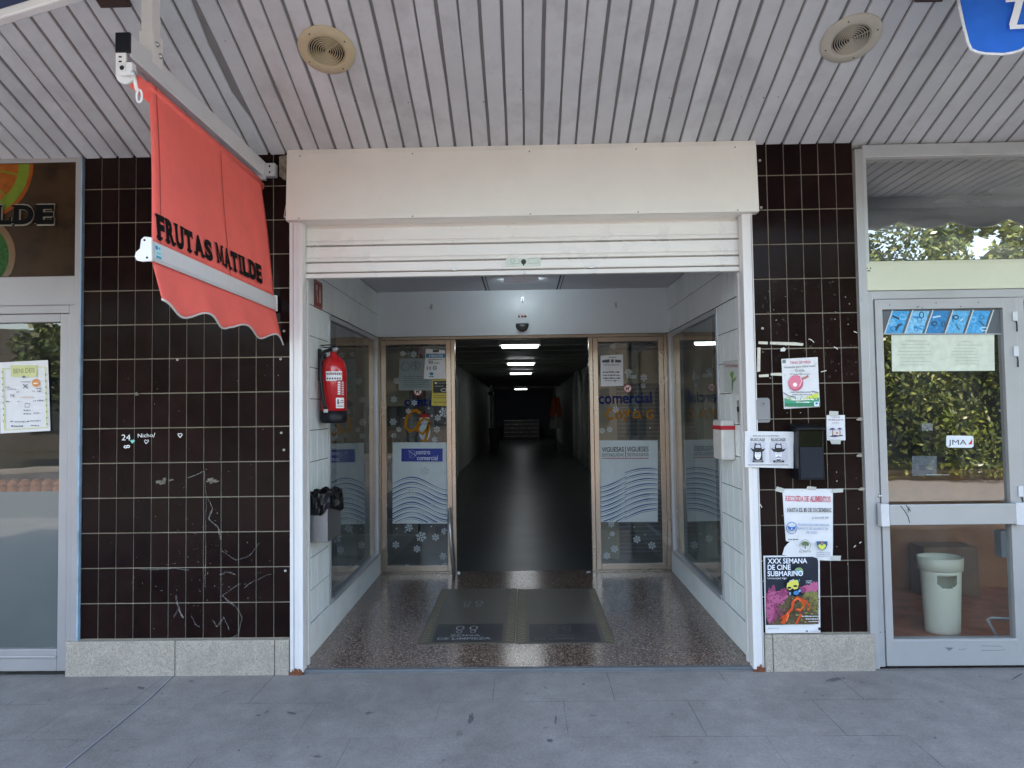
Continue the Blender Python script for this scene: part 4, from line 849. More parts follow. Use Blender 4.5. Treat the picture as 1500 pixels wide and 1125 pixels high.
# ------------------------------------------------------------------ floor mats
rubber = mat('rubber_mat', (.098, .086, .066), .40, var=.15, scale=14, dirt=(.08, .07, .06), dscale=6, damt=.5); rub2 = mat('rubber_inset', (.03, .031, .036), .4, var=.2); chev = mat('mat_chevron', (.26, .22, .13), .6, var=.3, scale=20)
FO = Vector((0, .02, .046)); FV = Vector((0, 2.18, .029)).normalized(); FN = Vector((1, 0, 0)).cross(FV)
matgrey = mat('mat_print', (.34, .34, .33), .6, var=.25, scale=20)
for (xa, xb, xa2, xb2, lab, fade) in ((613, 756.5, 646, 756.5, 'clean floor mat with legible footprints, nearer the extinguisher', 0), (757, 897, 757, 876, 'worn floor mat with rubbed-out footprints, nearer the dispenser', 1)):
    d = D(FO, (1, 0, 0), FV, .00015)
    c = [d.p(xa, 943.5), d.p(xb, 943.5), d.p(xb2, 862), d.p(xa2, 862)]; b = MB()
    X0 = (c[0][0]+c[3][0])/2; X1 = (c[1][0]+c[2][0])/2; V0 = c[0][1]; V1 = c[2][1]
    Q = lambda a, v_, h: FO+Vector((1, 0, 0))*a+FV*v_+FN*h
    b.add([Q(X0, V0, 0), Q(X1, V0, 0), Q(X1, V1, 0), Q(X0, V1, 0), Q(X0+.001, V0+.001, .0012), Q(X1-.001, V0+.001, .0012), Q(X1-.001, V1-.001, .0012), Q(X0+.001, V1-.001, .0012)], [(4, 5, 6, 7), (0, 1, 5, 4), (1, 2, 6, 5), (2, 3, 7, 6), (3, 0, 4, 7)], rubber)
    t = b.build('floor_mat', label=lab, cat='floor mat', group='cleaning zone mats')
    d = D(FO+FN*.0014, (1, 0, 0), FV, .00015)
    q = []; fs = []
    n_ = 26
    for side in (0, 1):
        xs = (X0+.01, X0+.06) if side == 0 else (X1-.01, X1-.06)
        for i in range(n_):
            v0_ = V0+.02+(V1-V0-.06)*i/n_; k = len(q); hh = (V1-V0)/n_*.45
            q += [(xs[0], v0_), (xs[1], v0_+.03), (xs[1], v0_+.03+hh), (xs[0], v0_+hh)]; fs.append((k, k+1, k+2, k+3) if side == 0 else (k+3, k+2, k+1, k))
    d.put(q, fs, chev)
    cx = (X0+X1)/2; d.put([(X0+.085, V0+.03), (X1-.085, V0+.03), (X1-.085, V0+.37), (X0+.085, V0+.37)], [(0, 1, 2, 3)], rub2)
    def foot(cx_, v_, s_):
        o = []
        for i in range(20):
            a = 2*PI*i/20; o.append((cx_+.024*s_*math.cos(a)*(1+.12*math.sin(a)), v_+.036*s_*math.sin(a)))
        inn = [(cx_+(a-cx_)*.7, v_+(bb-v_)*.78) for a, bb in o]
        d.put(o+inn, [(i, (i+1) % 20, 20+(i+1) % 20, 20+i) for i in range(20)], matgrey if not fade else mat('mat_print_faded', (.15, .135, .115), .6))
    for dx in (-.045, .045): foot(cx+dx-.02, V0+.285, 1.15); foot(cx+dx-.02, V0+.215, .8); foot(cx+dx-.02, V0+.85, 1.2); foot(cx+dx-.02, V0+.77, .8)
    def ftxt(t_, w_, v_, h_):
        v, f = glyph_mesh(t_, .02); a0 = min(z[0] for z in v); a1 = max(z[0] for z in v); d.put([(cx-.02-w_/2+w_*(z[0]-a0)/(a1-a0), v_+h_*z[1]/.729) for z in v], f, matgrey if not fade else mat('mat_print_faded', (.15, .135, .115), .6))
    ftxt('ZONA', .2, V0+.125, .035); ftxt('DE LIMPIEZA', .34, V0+.065, .038)
    d.build('mat_lettering', t)

# ------------------------------------------------------------------ extinguisher
ec = Vector((-1.205, .40, 0)); t = thing('fire_extinguisher', 'red fire extinguisher with black hose hung on the white tiled wall', 'fire extinguisher', (ec.x, ec.y, 1.44))
r = .082
b = MB(); b.lathe([(0, 1.475), (r, 1.475), (r, 1.76), (r*.97, 1.79), (r*.82, 1.825), (r*.5, 1.85), (.028, 1.86), (.022, 1.865), (.022, 1.88), (0, 1.88)], ec, redpaint, 40); b.build('cylinder', t)
b = MB(); b.lathe([(0, 1.43), (r*.9, 1.432), (r*1.0, 1.445), (r*1.02, 1.46), (r*1.02, 1.508), (r*.9, 1.51)], ec, black_plastic, 40); b.build('base_cap', t)
b = MB(); b.lathe([(0, 1.878), (.019, 1.878), (.02, 1.905), (.012, 1.91), (0, 1.91)], ec, steel, 20); b.lathe([(0, 0), (.011, 0), (.011, .035), (0, .036)], ec+Vector((0, 0, 1.895)), steel, 14, (.4, -.9, 0)); b.build('valve', t)
b = MB(); b.obox(ec+Vector((-.03, -.02, 1.925)), (.045, .012, .004), (-.004, .012, 0), (0, 0, .003), black_plastic); b.obox(ec+Vector((-.025, -.02, 1.908)), (.04, .012, -.004), (-.003, .01, 0), (0, 0, .003), black_plastic); b.build('lever', t, bevel=.002)
b = MB(); b.lathe([(0, 0), (.014, 0), (.014, .01), (0, .011)], ec+Vector((.02, -.012, 1.9)), steel, 16, (.5, -.85, 0)); b.build('gauge', t)
b = MB(); b.tube([ec+Vector(v) for v in ((-.01, -.02, 1.895), (-.045, -.05, 1.88), (-.062, -.072, 1.82), (-.058, -.088, 1.72), (-.045, -.094, 1.62), (-.03, -.096, 1.54), (-.022, -.096, 1.52))], .0115, black_plastic, 12); b.build('hose', t)
b = MB(); b.lathe([(0, 0), (.014, 0), (.014, .022), (0, .022)], ec+Vector((-.022, -.097, 1.498)), mat('hose_tip', (.6, .6, .58), .5), 14); b.build('hose_tip', t)
# wrapped labels
def wrap(a0, a1, z0, z1, m, rr, name, parent, prints=()):
    b = MB(); n = 14
    def pt(a, z, k): return ec+Vector((math.cos(a)*k, math.sin(a)*k, z))
    vs = [pt(a0+(a1-a0)*i/n, z, rr) for i in range(n+1) for z in (z0, z1)]
    b.add(vs, [(2*i, 2*i+2, 2*i+3, 2*i+1) for i in range(n)], m, True)
    for j, (u0, u1, v0_, v1_, mm) in enumerate(prints):
        vs = [pt(a0+(a1-a0)*(u0+(u1-u0)*i/4), z0+(z1-z0)*z, rr+.0004+.0001*j) for i in range(5) for z in (v0_, v1_)]
        b.add(vs, [(2*i, 2*i+2, 2*i+3, 2*i+1) for i in range(4)], mm, True)
    return b.build(name, parent)
lbl = ink('e6e4e4'); rd = ink('8a2430'); dk = ink('40363c')
pr = [(.04+i*.12, .04+i*.12+.08, .62, .86, rd if i % 2 else dk) for i in range(8)]+[(.06+i*.15, .06+i*.15+.09, .16, .34, dk) for i in range(6)]
wrap(-PI*.60, -PI*.20, 1.695, 1.755, lbl, r+.0006, 'label_plate', t, pr)
wrap(-PI*.34, -PI*.12, 1.60, 1.70, ink('a01828'), r+.001, 'label_plate', t, [(.1, .4, .1+i*.14, .2+i*.14, lbl) for i in range(6)]+[(.55, .85, .08+i*.11, .13+i*.11, lbl) for i in range(8)])
wrap(-PI*.36, -PI*.14, 1.525, 1.59, lbl, r+.0006, 'label_plate', t, [(.15, .3, .4, .85, dk), (.2, .42, .45, .55, dk), (.5, .9, .5, .58, rd), (.5, .9, .7, .76, dk), (.1, .9, .15, .2, dk), (.1, .9, .28, .31, dk)])
b = MB(); b.box(EL+.004, ec.x-.05, ec.y-.02, ec.y+.02, 1.84, 1.87, black_plastic); b.box(EL+.004, EL+.012, ec.y-.03, ec.y+.03, 1.7, 1.9, black_plastic); b.build('bracket', t)
# red sign
X_ = EL+.0055; y0, y1, z0, z1 = .29, .46, 2.155, 2.33
b = MB(); b.box(X_, X_+.003, y0, y1, z0, z1, mat('red_sign', (.22, .025, .02), .5)); t = b.build('fire_sign', label='red fire extinguisher sign on the white tiles under the shutter', cat='sign')
d = D((X_+.0032, 0, 0), (0, 1, 0), (0, 0, 1)); 
def rr_(d, a, b_, c, e, m): d.put([(a, c), (b_, c), (b_, e), (a, e)], [(0, 1, 2, 3)], m)
sw = ink('c8b8b0'); rr_(d, y0+.008, y1-.008, z0+.008, z0+.011, sw); rr_(d, y0+.008, y1-.008, z1-.011, z1-.008, sw); rr_(d, y0+.008, y0+.011, z0+.01, z1-.01, sw); rr_(d, y1-.011, y1-.008, z0+.01, z1-.01, sw)
rr_(d, y0+.095, y0+.13, z0+.04, z0+.12, sw); rr_(d, y0+.105, y0+.12, z0+.12, z0+.145, sw); rr_(d, y0+.03, y0+.06, z0+.11, z0+.145, sw); d.put([(y0+.03, z0+.1), (y0+.06, z0+.03), (y0+.07, z0+.05), (y0+.045, z0+.11)], [(0, 1, 2, 3)], sw); d.build('pictogram', t)

# ------------------------------------------------------------------ litter bin with bag
t = thing('wall_bin', 'steel wall bin lined with a black bag beneath the extinguisher', 'bin', (-1.235, .27, .73))
bx0, bx1, by0, by1 = EL+.006, -1.168, .13, .42; bz0, bz1 = .735, .985
steel_bin = mat('bin_steel', (.2, .2, .205), .38, .7, var=.1); b = MB(); th_ = .004
b.box(bx0, bx1, by0, by0+th_, bz0, bz1, steel_bin); b.box(bx0, bx1, by1-th_, by1, bz0, bz1, steel_bin); b.box(bx0, bx0+th_, by0+th_, by1-th_, bz0, bz1, steel_bin); b.box(bx1-th_, bx1, by0+th_, by1-th_, bz0, bz1, steel_bin); b.box(bx0+th_, bx1-th_, by0+th_, by1-th_, bz0, bz0+th_, steel_bin)
b.build('body', t, bevel=.002)
b = MB(); vs = []; n = 40; rows = 9; rb = random.Random(3)
cx, cy = (bx0+bx1)/2, (by0+by1)/2; hx, hy = (bx1-bx0)/2, (by1-by0)/2
for j in range(rows):
    tt = j/(rows-1)
    for i in range(n):
        a = 2*PI*i/n; c_, s_ = math.cos(a), math.sin(a); k = 1/max(abs(c_), abs(s_)); k = .75*k+.25
        # profile: outside skirt bottom -> up -> over rim -> inside
        off, z = [(.012, -.075-.02*math.sin(3*a)), (.02, -.05), (.024, -.02), (.022, .01), (.012, .035), (-.002, .04), (-.012, .025), (-.018, -.02), (-.03, -.12)][j]
        f = .006*math.sin(a*11+j)+.005*math.sin(a*17+2*j)+rb.uniform(-.003, .003)
        x = cx+c_*k*(hx+off+f); y = cy+s_*k*(hy+off+f); x = max(x, EL+.006)
        vs.append((x, y, bz1+z+rb.uniform(-.004, .004)+.008*math.sin(a*7)))
b.add(vs, [(j*n+i, j*n+(i+1) % n, (j+1)*n+(i+1) % n, (j+1)*n+i) for j in range(rows-1) for i in range(n)], blackbag, False); b.add([(cx+math.cos(2*PI*i/12)*hx*.9, cy+math.sin(2*PI*i/12)*hy*.9, bz1-.05) for i in range(12)], [tuple(range(12))], blackbag); b.build('bin_bag', t)

# ------------------------------------------------------------------ right side wall items
X_ = ER-.0055
t = thing('dispenser', 'white wall dispenser with a red stripe by the shutter rail', 'dispenser', (1.24, .38, 1.17)); b = MB()
b.box(1.195, ER-.005, .28, .47, 1.175, 1.42, mat('dispenser_white', (.6, .58, .54), .4)); b.build('body', t, bevel=.014, seg=3)
b = MB(); b.box(1.1935, ER-.006, .2785, .4715, 1.36, 1.385, ink('b01828')); b.build('stripe', t)
b = MB(); b.box(1.262, ER-.005, .125, .185, 1.40, 1.54, alu); t = b.build('key_switch', label='small grey key switch box just inside the shutter rail', cat='switch box', bevel=.01); b = MB(); b.box(1.259, 1.262, .14, .17, 1.47, 1.5, black_plastic); b.build('button', t)
d = D((X_, 0, 0), (0, -1, 0), (0, 0, 1))
t = sheet(d, [(1061, 529), (1083, 527), (1083, 578), (1061, 574)], mat('offwhite_paper', (.52, .55, .52), .7, var=.08), 'drawing', 'paper with a green plant drawing taped to the white tiles', 'drawing', None, .003)
d = D((X_-.005, 0, 0), (0, -1, 0), (0, 0, 1))
rdk = ink('b05a5a')
for i in range(5): d.line([(1063+i*4, 533.5), (1064+i*4, 538), (1066+i*4, 533.5), (1066+i*4, 538)], .9, rdk)
gk = ink('7ea04a'); d.line([(1073, 572), (1072.5, 552)], .8, ink('50603a')); d.poly([(1072.5, 556), (1069, 548), (1071, 545), (1074, 552)], gk); d.poly([(1073, 557), (1079, 551), (1078, 555), (1074, 559)], gk); d.poly([(1072, 553), (1072.5, 543), (1075, 547)], gk); d.build('plant_print', t)

# ------------------------------------------------------------------ notices on the pier
def pier(Y=-.0080): return wallD(Y)
t = sheet(pier(), [(1144, 526), (1197.5, 523), (1200.5, 596), (1148, 599)], paper, 'poster', 'table tennis poster with a pink bat and green foot', 'poster')
d = wallD(-.0135); rs = ink('c45c6c')
d.rect(1146, 527, 1151, 532, ink('6a8078')); d.text('TENIS DE MESA', (1157, 533.5), (1188, 531.8), 4.2, rs, .0)
d.text('Iniciación para niños hasta', (1149, 539.5), (1194.5, 537), 3.2, ink('4c5c60'), .0); d.text('12 años.', (1165, 544.5), (1179, 543.8), 3.6, ink('4c5c60'), .0); d.words(1157, 548.5, 1187, 1.4, ink('8a8a90'), 2)
d.line([(1172, 556), (1179, 553.5), (1184, 550.5)], 3.4, ink('b4766c')); d.ell(1165.5, 561, 11, 11.6, ink('b8586c')); d.ell(1164.5, 560, 9.6, 10.2, ink('d9778c')); d.line([(1172, 552), (1174.5, 558), (1171, 566)], 1, ink('efd0d4')); d.ell(1164.5, 563.5, 3, 3, ink('f4ece8'))
d.words(1158, 575, 1188, 1.6, ink('7c8088'), 3); d.words(1160, 578.5, 1190, 1.4, ink('7c8088'), 4)
q_ = [(1149, 581)]+[(1149+i*5, 578+6*math.sin(i*.55+2.4)) for i in range(1, 10)]+[(1199, 576), (1200, 588), (1149, 590)]
d.poly([(1149, 583), (1160, 586), (1170, 586), (1182, 582), (1192, 577), (1199, 575.5), (1199.5, 584), (1149, 586)], ink('c7cf52'))
d.poly([(1149, 583), (1158, 587), (1170, 588), (1185, 586), (1199.5, 582), (1200, 593.5), (1149.5, 595.5)], ink('3f9a74'))
for i in range(30): d.ell(R.uniform(1150, 1199), R.uniform(580, 587), .9, .9, R.choice([ink('3f9a74'), ink('c7cf52'), ink('e8eed8')]), 6)
d.words(1160, 586, 1192, 2.2, ink('eef0ea'), 6); d.words(1166, 590, 1186, 1.8, ink('eef0ea'), 7)
d.rect(1149, 590.5, 1200, 595.5, ink('2f7d5c')); d.rect(1192, 588.5, 1199, 595, ink('dfe6ee')); d.ell(1195.5, 591, 2, 1.6, ink('3a6a90'))
d.line([(1147, 575), (1155, 580), (1165, 582)], 1.1, ink('4a6478')); d.line([(1188, 573), (1198, 575)], 1.1, ink('4a6478')); d.build('poster_print', t)

# grey key safe
p = W(1114.5, 601, -.0065); t = thing('key_box', 'small grey rounded plastic box on the tiles beside the shutter rail', 'box', (p.x, 0, p.z-.07)); kg = mat('grey_plastic', (.22, .22, .22), .4, var=.06)
b = MB()
def rr_poly(cx, cz_, hx, hz, r_, y):
    o = []
    for (sx, sz, a0) in ((1, 1, 0), (-1, 1, PI/2), (-1, -1, PI), (1, -1, 3*PI/2)):
        for i in range(6): a = a0+PI/2*i/5; o.append((cx+sx*(hx-r_)+r_*math.cos(a), y, cz_+sz*(hz-r_)+r_*math.sin(a)))
    return o[::-1]
b.prism(rr_poly(p.x, p.z, .047, .07, .016, -.006), (0, -.018, 0), kg); b.build('body', t, bevel=.003)
b = MB(); b.prism(rr_poly(p.x+.003, p.z+.004, .037, .058, .012, -.0242), (0, -.009, 0), kg); b.build('lid', t, bevel=.004)
b = MB(); b.box(p.x-.008, p.x+.014, -.036, -.033, p.z+.022, p.z+.044, mat('grey_plastic_dark', (.2, .2, .2), .4)); b.lathe([(0, .002), (.003, .002), (.003, 0)], (p.x+.006, -.036, p.z+.037), darkvoid, 8, (0, -1, 0)); b.build('latch', t)

# wanted-style notice: on rail and tiles
t = sheet(wallD(-.041), [(1091, 631.5), (1162, 632.5), (1162, 686), (1091, 684)], paper, 'poster', 'two-panel black and white wanted notice overlapping the shutter rail', 'poster', None, .006)
d = wallD(-.0485); k1 = ink('1c1a1e'); g2 = ink('9a98a0'); g3 = ink('c9c8d0')
d.words(1103, 639, 1142, 1.3, ink('706e78'), 5); d.words(1096, 681.5, 1155, 1.3, ink('706e78'), 6)
for ox, wo in ((1099, 1), (1129, 0)):
    d.rect(ox, 648, ox+22, 677.5, g3); d.text('BUSCASE', (ox+.5, 646), (ox+21.5, 646.2), 4.6, k1, .0); d.words(ox, 649.2, ox+22, .8, g2, 3)
    for j in range(8): d.words(ox+1, 653+j*3, ox+21, .8, g2, 40+j)
    cx_ = ox+11
    if wo: d.poly([(cx_-7, 674), (cx_-6.5, 661), (cx_+6.5, 661), (cx_+7, 674)], k1)
    d.ell(cx_, 666, 4.6, 7.2, ink('e6e4e6')); 
    d.poly([(cx_-11, 656), (cx_-6, 658), (cx_-5, 652), (cx_-4, 649), (cx_, 650.5), (cx_+4, 649.5), (cx_+5, 655), (cx_+6, 658), (cx_+11, 656.5), (cx_+8, 661), (cx_, 663), (cx_-8, 661)], k1)
    d.poly([(cx_-3, 651.5), (cx_+3, 651.5), (cx_+4.2, 656), (cx_-3.6, 656)], ink('c6c4ca'))
    d.line([(cx_-3.2, 664.6), (cx_-1, 664.6)], .8, k1); d.line([(cx_+1, 664.6), (cx_+3.2, 664.6)], .8, k1); d.line([(cx_, 665), (cx_-.5, 667.5)], .5, g2)
    if wo: d.line([(cx_-1.2, 670), (cx_+1.2, 670)], .7, k1)
    else: d.line([(cx_-3, 670.5), (cx_, 669), (cx_+3, 670.5)], 1.3, k1); d.line([(cx_-2.4, 673), (cx_, 673.6), (cx_+2.4, 673)], 1.6, k1)
    d.rect(ox+3, 674.5, ox+19, 677, k1); d.words(ox+6, 676.4, ox+16, 1, ink('c6c4ca'), 9)
d.build('poster_print', t)

# black mailbox
t = thing('mailbox', 'black metal mailbox with open front slot hung on the tiled pier', 'mailbox', (1.60, -.05, 1.10)); mbm = mat('mailbox_metal', (.007, .008, .011), .35, spec=.25, var=.12, bump=.05)
xa, xb = W(1170, 665, -.11).x, W(1207.5, 665, -.11).x; za, zb_ = W(1190, 703, -.11).z, W(1190, 629, -.11).z; zc = W(1190, 655, -.11).z
b = MB(); b.box(xa, xa+.006, -.105, -.007, za, zb_, mbm); b.box(xb-.006, xb, -.105, -.007, za, zb_, mbm); b.box(xa+.006, xb-.006, -.012, -.007, za, zb_, mbm); b.box(xa+.006, xb-.006, -.105, -.012, za, za+.006, mbm); b.build('body', t, bevel=.002)
b = MB(); b.box(xa+.008, xb-.008, -.108, -.102, za+.007, zc, mat('mailbox_door', (.010, .014, .022), .4, spec=.25, var=.1)); b.build('front_panel', t, bevel=.002)
b = MB(); b.prism([(xa-.012, -.007, zb_+.03), (xa-.012, -.007, zb_-.003), (xa-.012, -.125, zb_-.003), (xa-.012, -.125, zb_+.008)], (xb-xa+.018, 0, 0), mbm); b.build('lid', t, bevel=.003)
b = MB(); b.box(xa+.006, xb-.006, -.10, -.094, zc+.001, zb_-.006, mat('dim_window', (.004, .005, .004), .15, spec=.3)); b.build('slot_flap', t)

# palm flyer
t = sheet(pier(), [(1210, 608), (1237, 608), (1238, 645), (1211, 645)], paper, 'flyer', 'small white flyer with purple palm picture beside the mailbox', 'flyer')
d = wallD(-.013); d.words(1218, 611.5, 1231, 1.2, ink('a0a0aa'), 4); d.words(1213, 616, 1235, 2.4, ink('b0a0a8'), 5); d.words(1219, 620, 1229, 1.4, ink('a0a0aa'), 6)
pu = ink('5a3078'); 
for px_, py_, s_ in ((1219.5, 629, 1), (1230, 628.5, .8)):
    d.line([(px_, 638), (px_+.6, 633), (px_, 629)], 1.1*s_, ink('8a5a30'))
    for a in range(7): an = PI*a/6; d.line([(px_, py_), (px_+2.4*s_*math.cos(an), py_-1.8*s_*math.sin(an)-.5), (px_+4.2*s_*math.cos(an), py_-1.6*s_*math.sin(an)+1.4)], 1*s_, pu)
d.poly([(1215, 639), (1223, 637), (1228, 638), (1234, 636.5), (1234, 638.5), (1222, 640)], ink('3a2a50')); d.ell(1226, 634, 1.6, 1.6, ink('d88a30'), 10); d.build('poster_print', t)
b = MB()
def strip(pts, Y, m, th_=.0006): q = MB(); q.prism([W(x, y, Y) for x, y in pts][::-1], (0, -th_, 0), m); return q
tg = 'strips of tape left on the pier'
lt = mat('pale_tape', (.5, .5, .45), .5)
for pts, lab in (([(1215, 602), (1228, 602.5), (1228, 609), (1214.5, 609)], 'tape holding the top of the palm flyer'), ([(1215, 644), (1232, 644), (1231, 650.5), (1218, 650.5)], 'tape holding the bottom of the palm flyer'),
    ([(1111, 500), (1124.5, 500.5), (1124.5, 504.5), (1111, 504)], 'short tape strip, topmost of the torn frame of tape'), ([(1128, 500.5), (1165, 501.5), (1177, 503), (1176, 506.5), (1128, 504.5)], 'longest tape strip, along the top of the tape frame'),
    ([(1109.5, 509), (1114, 509), (1113.5, 544), (1109, 545)], 'upright tape strip of the torn tape frame'), ([(1111.5, 549), (1126, 548), (1126, 552), (1112, 552.5)], 'short tape strip at the bottom corner of the tape frame'), ([(1129, 546.5), (1145, 546), (1146, 550.5), (1129, 550)], 'tape strip running under the table tennis poster'),
    ([(1138, 712.5), (1150, 716), (1147, 722), (1135, 719)], 'tape on the upper corner of the food collection poster near the rail'), ([(1183, 712), (1196, 713.5), (1195, 718), (1181, 716)], 'tape at the top middle of the food collection poster'), ([(1219, 716), (1235, 715.5), (1235, 721), (1219, 722)], 'tape on the food collection poster corner under the flyer'),
    ([(1218, 814), (1232, 814), (1231, 821.5), (1218, 821)], 'tape on the bottom corner of the food collection poster')):
    big = 'food' in lab or 'flyer' in lab
    strip(pts, -.0145 if big else -.0078, lt if big else tape).build('tape_strip', label=lab, cat='tape', group=tg)

# food collection poster (torn outline)
b = MB(); PO = [(1146, 715.5), (1150, 716), (1220, 716), (1220, 800), (1219.5, 821.5), (1197, 820), (1146, 812.5), (1149, 802), (1153, 797), (1157, 793.5), (1152, 793), (1151, 791), (1149, 765), (1147, 735)]
b.prism([W(x, y, -.0085) for x, y in PO][::-1], (0, -.0008, 0), paper); t = b.build('poster', label='torn white food collection poster with red heading', cat='poster')
d = wallD(-.0093)
d.serif('RECOGIDA DE ALIMENTOS', (1150.5, 734), (1216, 735), 8.2, ink('c4304c'), .008); d.serif('HASTA EL 15 DE DICIEMBRE', (1152.5, 749.5), (1216, 749.5), 6, ink('1e1c24'), .004)
d.text('A FAVOR DE', (1187, 759.5), (1212, 759), 3, ink('2c2a34'), .0, .3)
bb = ink('2f64a8'); d.ring(1158, 772.5, 7.6, 8.4, .9, bb); d.poly([(1151.5, 769), (1155, 771), (1158, 771.5), (1161.5, 771), (1165, 769), (1163, 774), (1159, 776), (1156.5, 776), (1153, 774)], bb); d.line([(1151.5, 777), (1164.5, 777)], .6, bb); d.ell(1158, 774, 1, .9, ink('f0f0f8'), 8)
bl3 = ink('5a78a8'); d.text('FUNDACIÓN PROVINCIAL', (1167.5, 769.5), (1213, 770), 3.6, bl3, -.0); d.text('BANCO DE ALIMENTOS', (1167.5, 774.8), (1211, 775.5), 3.4, bl3); d.text('DE VIGO', (1179, 780.5), (1195, 781), 3.4, bl3)
d.words(1153, 790, 1168, 1.8, ink('3a3a44'), 8)
gk = ink('5a6e4a'); d.ring(1177.5, 798, 8, 8.2, .6, ink('8a8e88')); d.ell(1177.5, 795, 5.6, 2.8, gk); d.ell(1174.5, 796.5, 2, 1.6, gk); d.ell(1181, 797, 2, 1.6, gk); d.line([(1177.5, 803), (1177.5, 797)], 1.6, ink('7a6a4a')); d.text('EL OLIVO', (1169, 808), (1186, 808), 2.6, ink('40443c'))
d.poly([(1194, 792), (1210, 792), (1210, 797), (1207.5, 802.5), (1202, 805.5), (1197, 802.5), (1194.5, 797)], ink('33567a')); d.poly([(1196, 798), (1199, 796), (1202, 798.5), (1205, 795.5), (1208, 798), (1206, 802), (1202, 804.5), (1198, 802)], ink('cfd352')); d.ell(1202, 795, 2, 1.6, ink('b87a50'), 10)
for i in range(3): d.words(1194, 808.5+i*2.8, 1214, 1.3, ink('9a9aa8'), 60+i)
d.build('poster_print', t)

# cinema poster
t = sheet(wallD(-.0115), [(1118, 814), (1200.5, 813), (1201.5, 926.5), (1121, 927.5)], paper, 'poster', 'colourful underwater film week poster with orange crab, lowest on the pier', 'poster', None, .003)
d = wallD(-.0165); rc = random.Random(11)
navy = mat('print_navy', '101c2c', .35, var=.3, scale=14); d.poly([(1121, 816.5), (1190, 815.5), (1197, 817.5), (1198.5, 822), (1199, 914), (1122, 915.5)], navy)
def blob(cx, cy, rx, ry, m, jag=.25, n=22):
    d.poly([(min(1199, max(1122, cx+rx*math.cos(2*PI*i/n)*(1+rc.uniform(-jag, jag)))), min(914.5, cy+ry*math.sin(2*PI*i/n)*(1+rc.uniform(-jag, jag)))) for i in range(n)], m)
rock = mat('print_rock', '5c5038', .4, var=.6, scale=120); rock2 = mat('print_rock2', '7a7440', .4, var=.5, scale=140); mag = mat('print_coral', '8a3a62', .4, var=.5, scale=160); mag2 = mat('print_coral2', 'b05a80', .4, var=.4, scale=200); org = mat('print_crab', 'c8481c', .4, var=.4, scale=120); orl = ink('e87838'); 
blob(1160, 900, 40, 28, rock, .12); blob(1188, 890, 16, 26, rock2, .15); blob(1178, 905, 26, 12, rock, .2); blob(1140, 898, 18, 18, rock, .2)
blob(1130, 885, 10, 26, mag); blob(1139, 874, 13, 10, mag2); blob(1128, 895, 6, 16, mag2); blob(1148, 868, 7, 6, mag); blob(1182, 862, 10, 5, mag2); blob(1193, 859, 7, 7, mag2); blob(1176, 864, 5, 4, mag)
for _ in range(60): blob(rc.uniform(1124, 1150), rc.uniform(864, 908), 1.3, 1.3, rc.choice([mag, mag2, ink('6a2848')]), .4, 7)
for _ in range(90): blob(rc.uniform(1152, 1198), rc.uniform(872, 912), rc.uniform(.8, 2.6), rc.uniform(.7, 1.8), rc.choice([rock, rock2, ink('3a3828'), ink('8c8a50'), ink('6a3a3a')]), .4, 7)
d.line([(1144, 912), (1149, 903), (1153, 896), (1158, 890), (1160, 880), (1166, 874), (1172, 878), (1176, 886)], [6, 6, 4, 3.5, 4, 5, 4, 2.5], org); d.line([(1163, 891), (1170, 893), (1175, 888), (1177, 880)], 3, org); d.line([(1172, 876), (1180, 880), (1184, 888), (1182, 893)], 2.2, org)
d.line([(1150, 908), (1153, 900), (1151, 896)], 2, orl); d.line([(1161, 878), (1166, 875), (1171, 879)], 1.6, orl); d.line([(1164, 912), (1168, 904), (1172, 898)], 3, org); d.line([(1141, 905), (1147, 899)], 2, org); d.line([(1165, 890), (1171, 891.5), (1174, 887)], 1.2, orl)
d.ell(1168, 835.5, 6.5, 5.5, ink('7f9a68')); d.poly([(1162, 838), (1165, 833), (1168, 835), (1172, 839), (1168, 841)], ink('5a8ab8'))
d.poly([(1151, 853), (1157, 849), (1166, 848), (1168, 854), (1166, 861), (1161, 862), (1159, 860), (1155, 863), (1150, 860)], ink('d8cf58')); d.ell(1154, 859.5, 3, 1.6, navy); d.ell(1163, 857, 3.2, 1.5, navy); d.line([(1154, 850), (1161, 847.5)], 1.3, ink('b8c8d0')); d.line([(1167, 852), (1169, 847)], 1.4, ink('3a90a0'))
d.ell(1164, 867, 4, 3.2, ink('3a78b0')); d.ell(1169, 864, 1.8, 1.8, ink('6ab0d0')); d.ell(1155, 868, 1.2, 2, ink('8ab0c8'))
wt2 = ink('e2e6ee')
d.text('XXX SEMANA', (1122.5, 824.2), (1180, 823.6), 7.4, wt2, .02); d.text('DE CINE', (1122.5, 833.4), (1156, 833), 7.6, wt2, .02); d.text('SUBMARINO', (1122.5, 842.6), (1174, 842), 7.6, wt2, .02)
d.text('Universidad Vigo', (1122.5, 846.8), (1150, 846.6), 2.6, wt2); d.words(1178, 850, 1187, 1, wt2, 3); d.words(1178, 852.6, 1186, 1, wt2, 4); 
d.words(1172, 901.5, 1197, 1.4, wt2, 12); d.words(1178, 905.5, 1197, 1.6, wt2, 13); d.words(1182, 909, 1197, 1, wt2, 14)
d.words(1123, 918.8, 1139, 1.1, ink('8a92a8'), 5); d.rect(1196, 917, 1199.4, 921.4, ink('181a24')); d.ell(1179.5, 922.5, 2, 1, ink('22242c'), 10); d.words(1184, 923.2, 1199, 1, ink('8a92a8'), 6); d.build('poster_print', t)

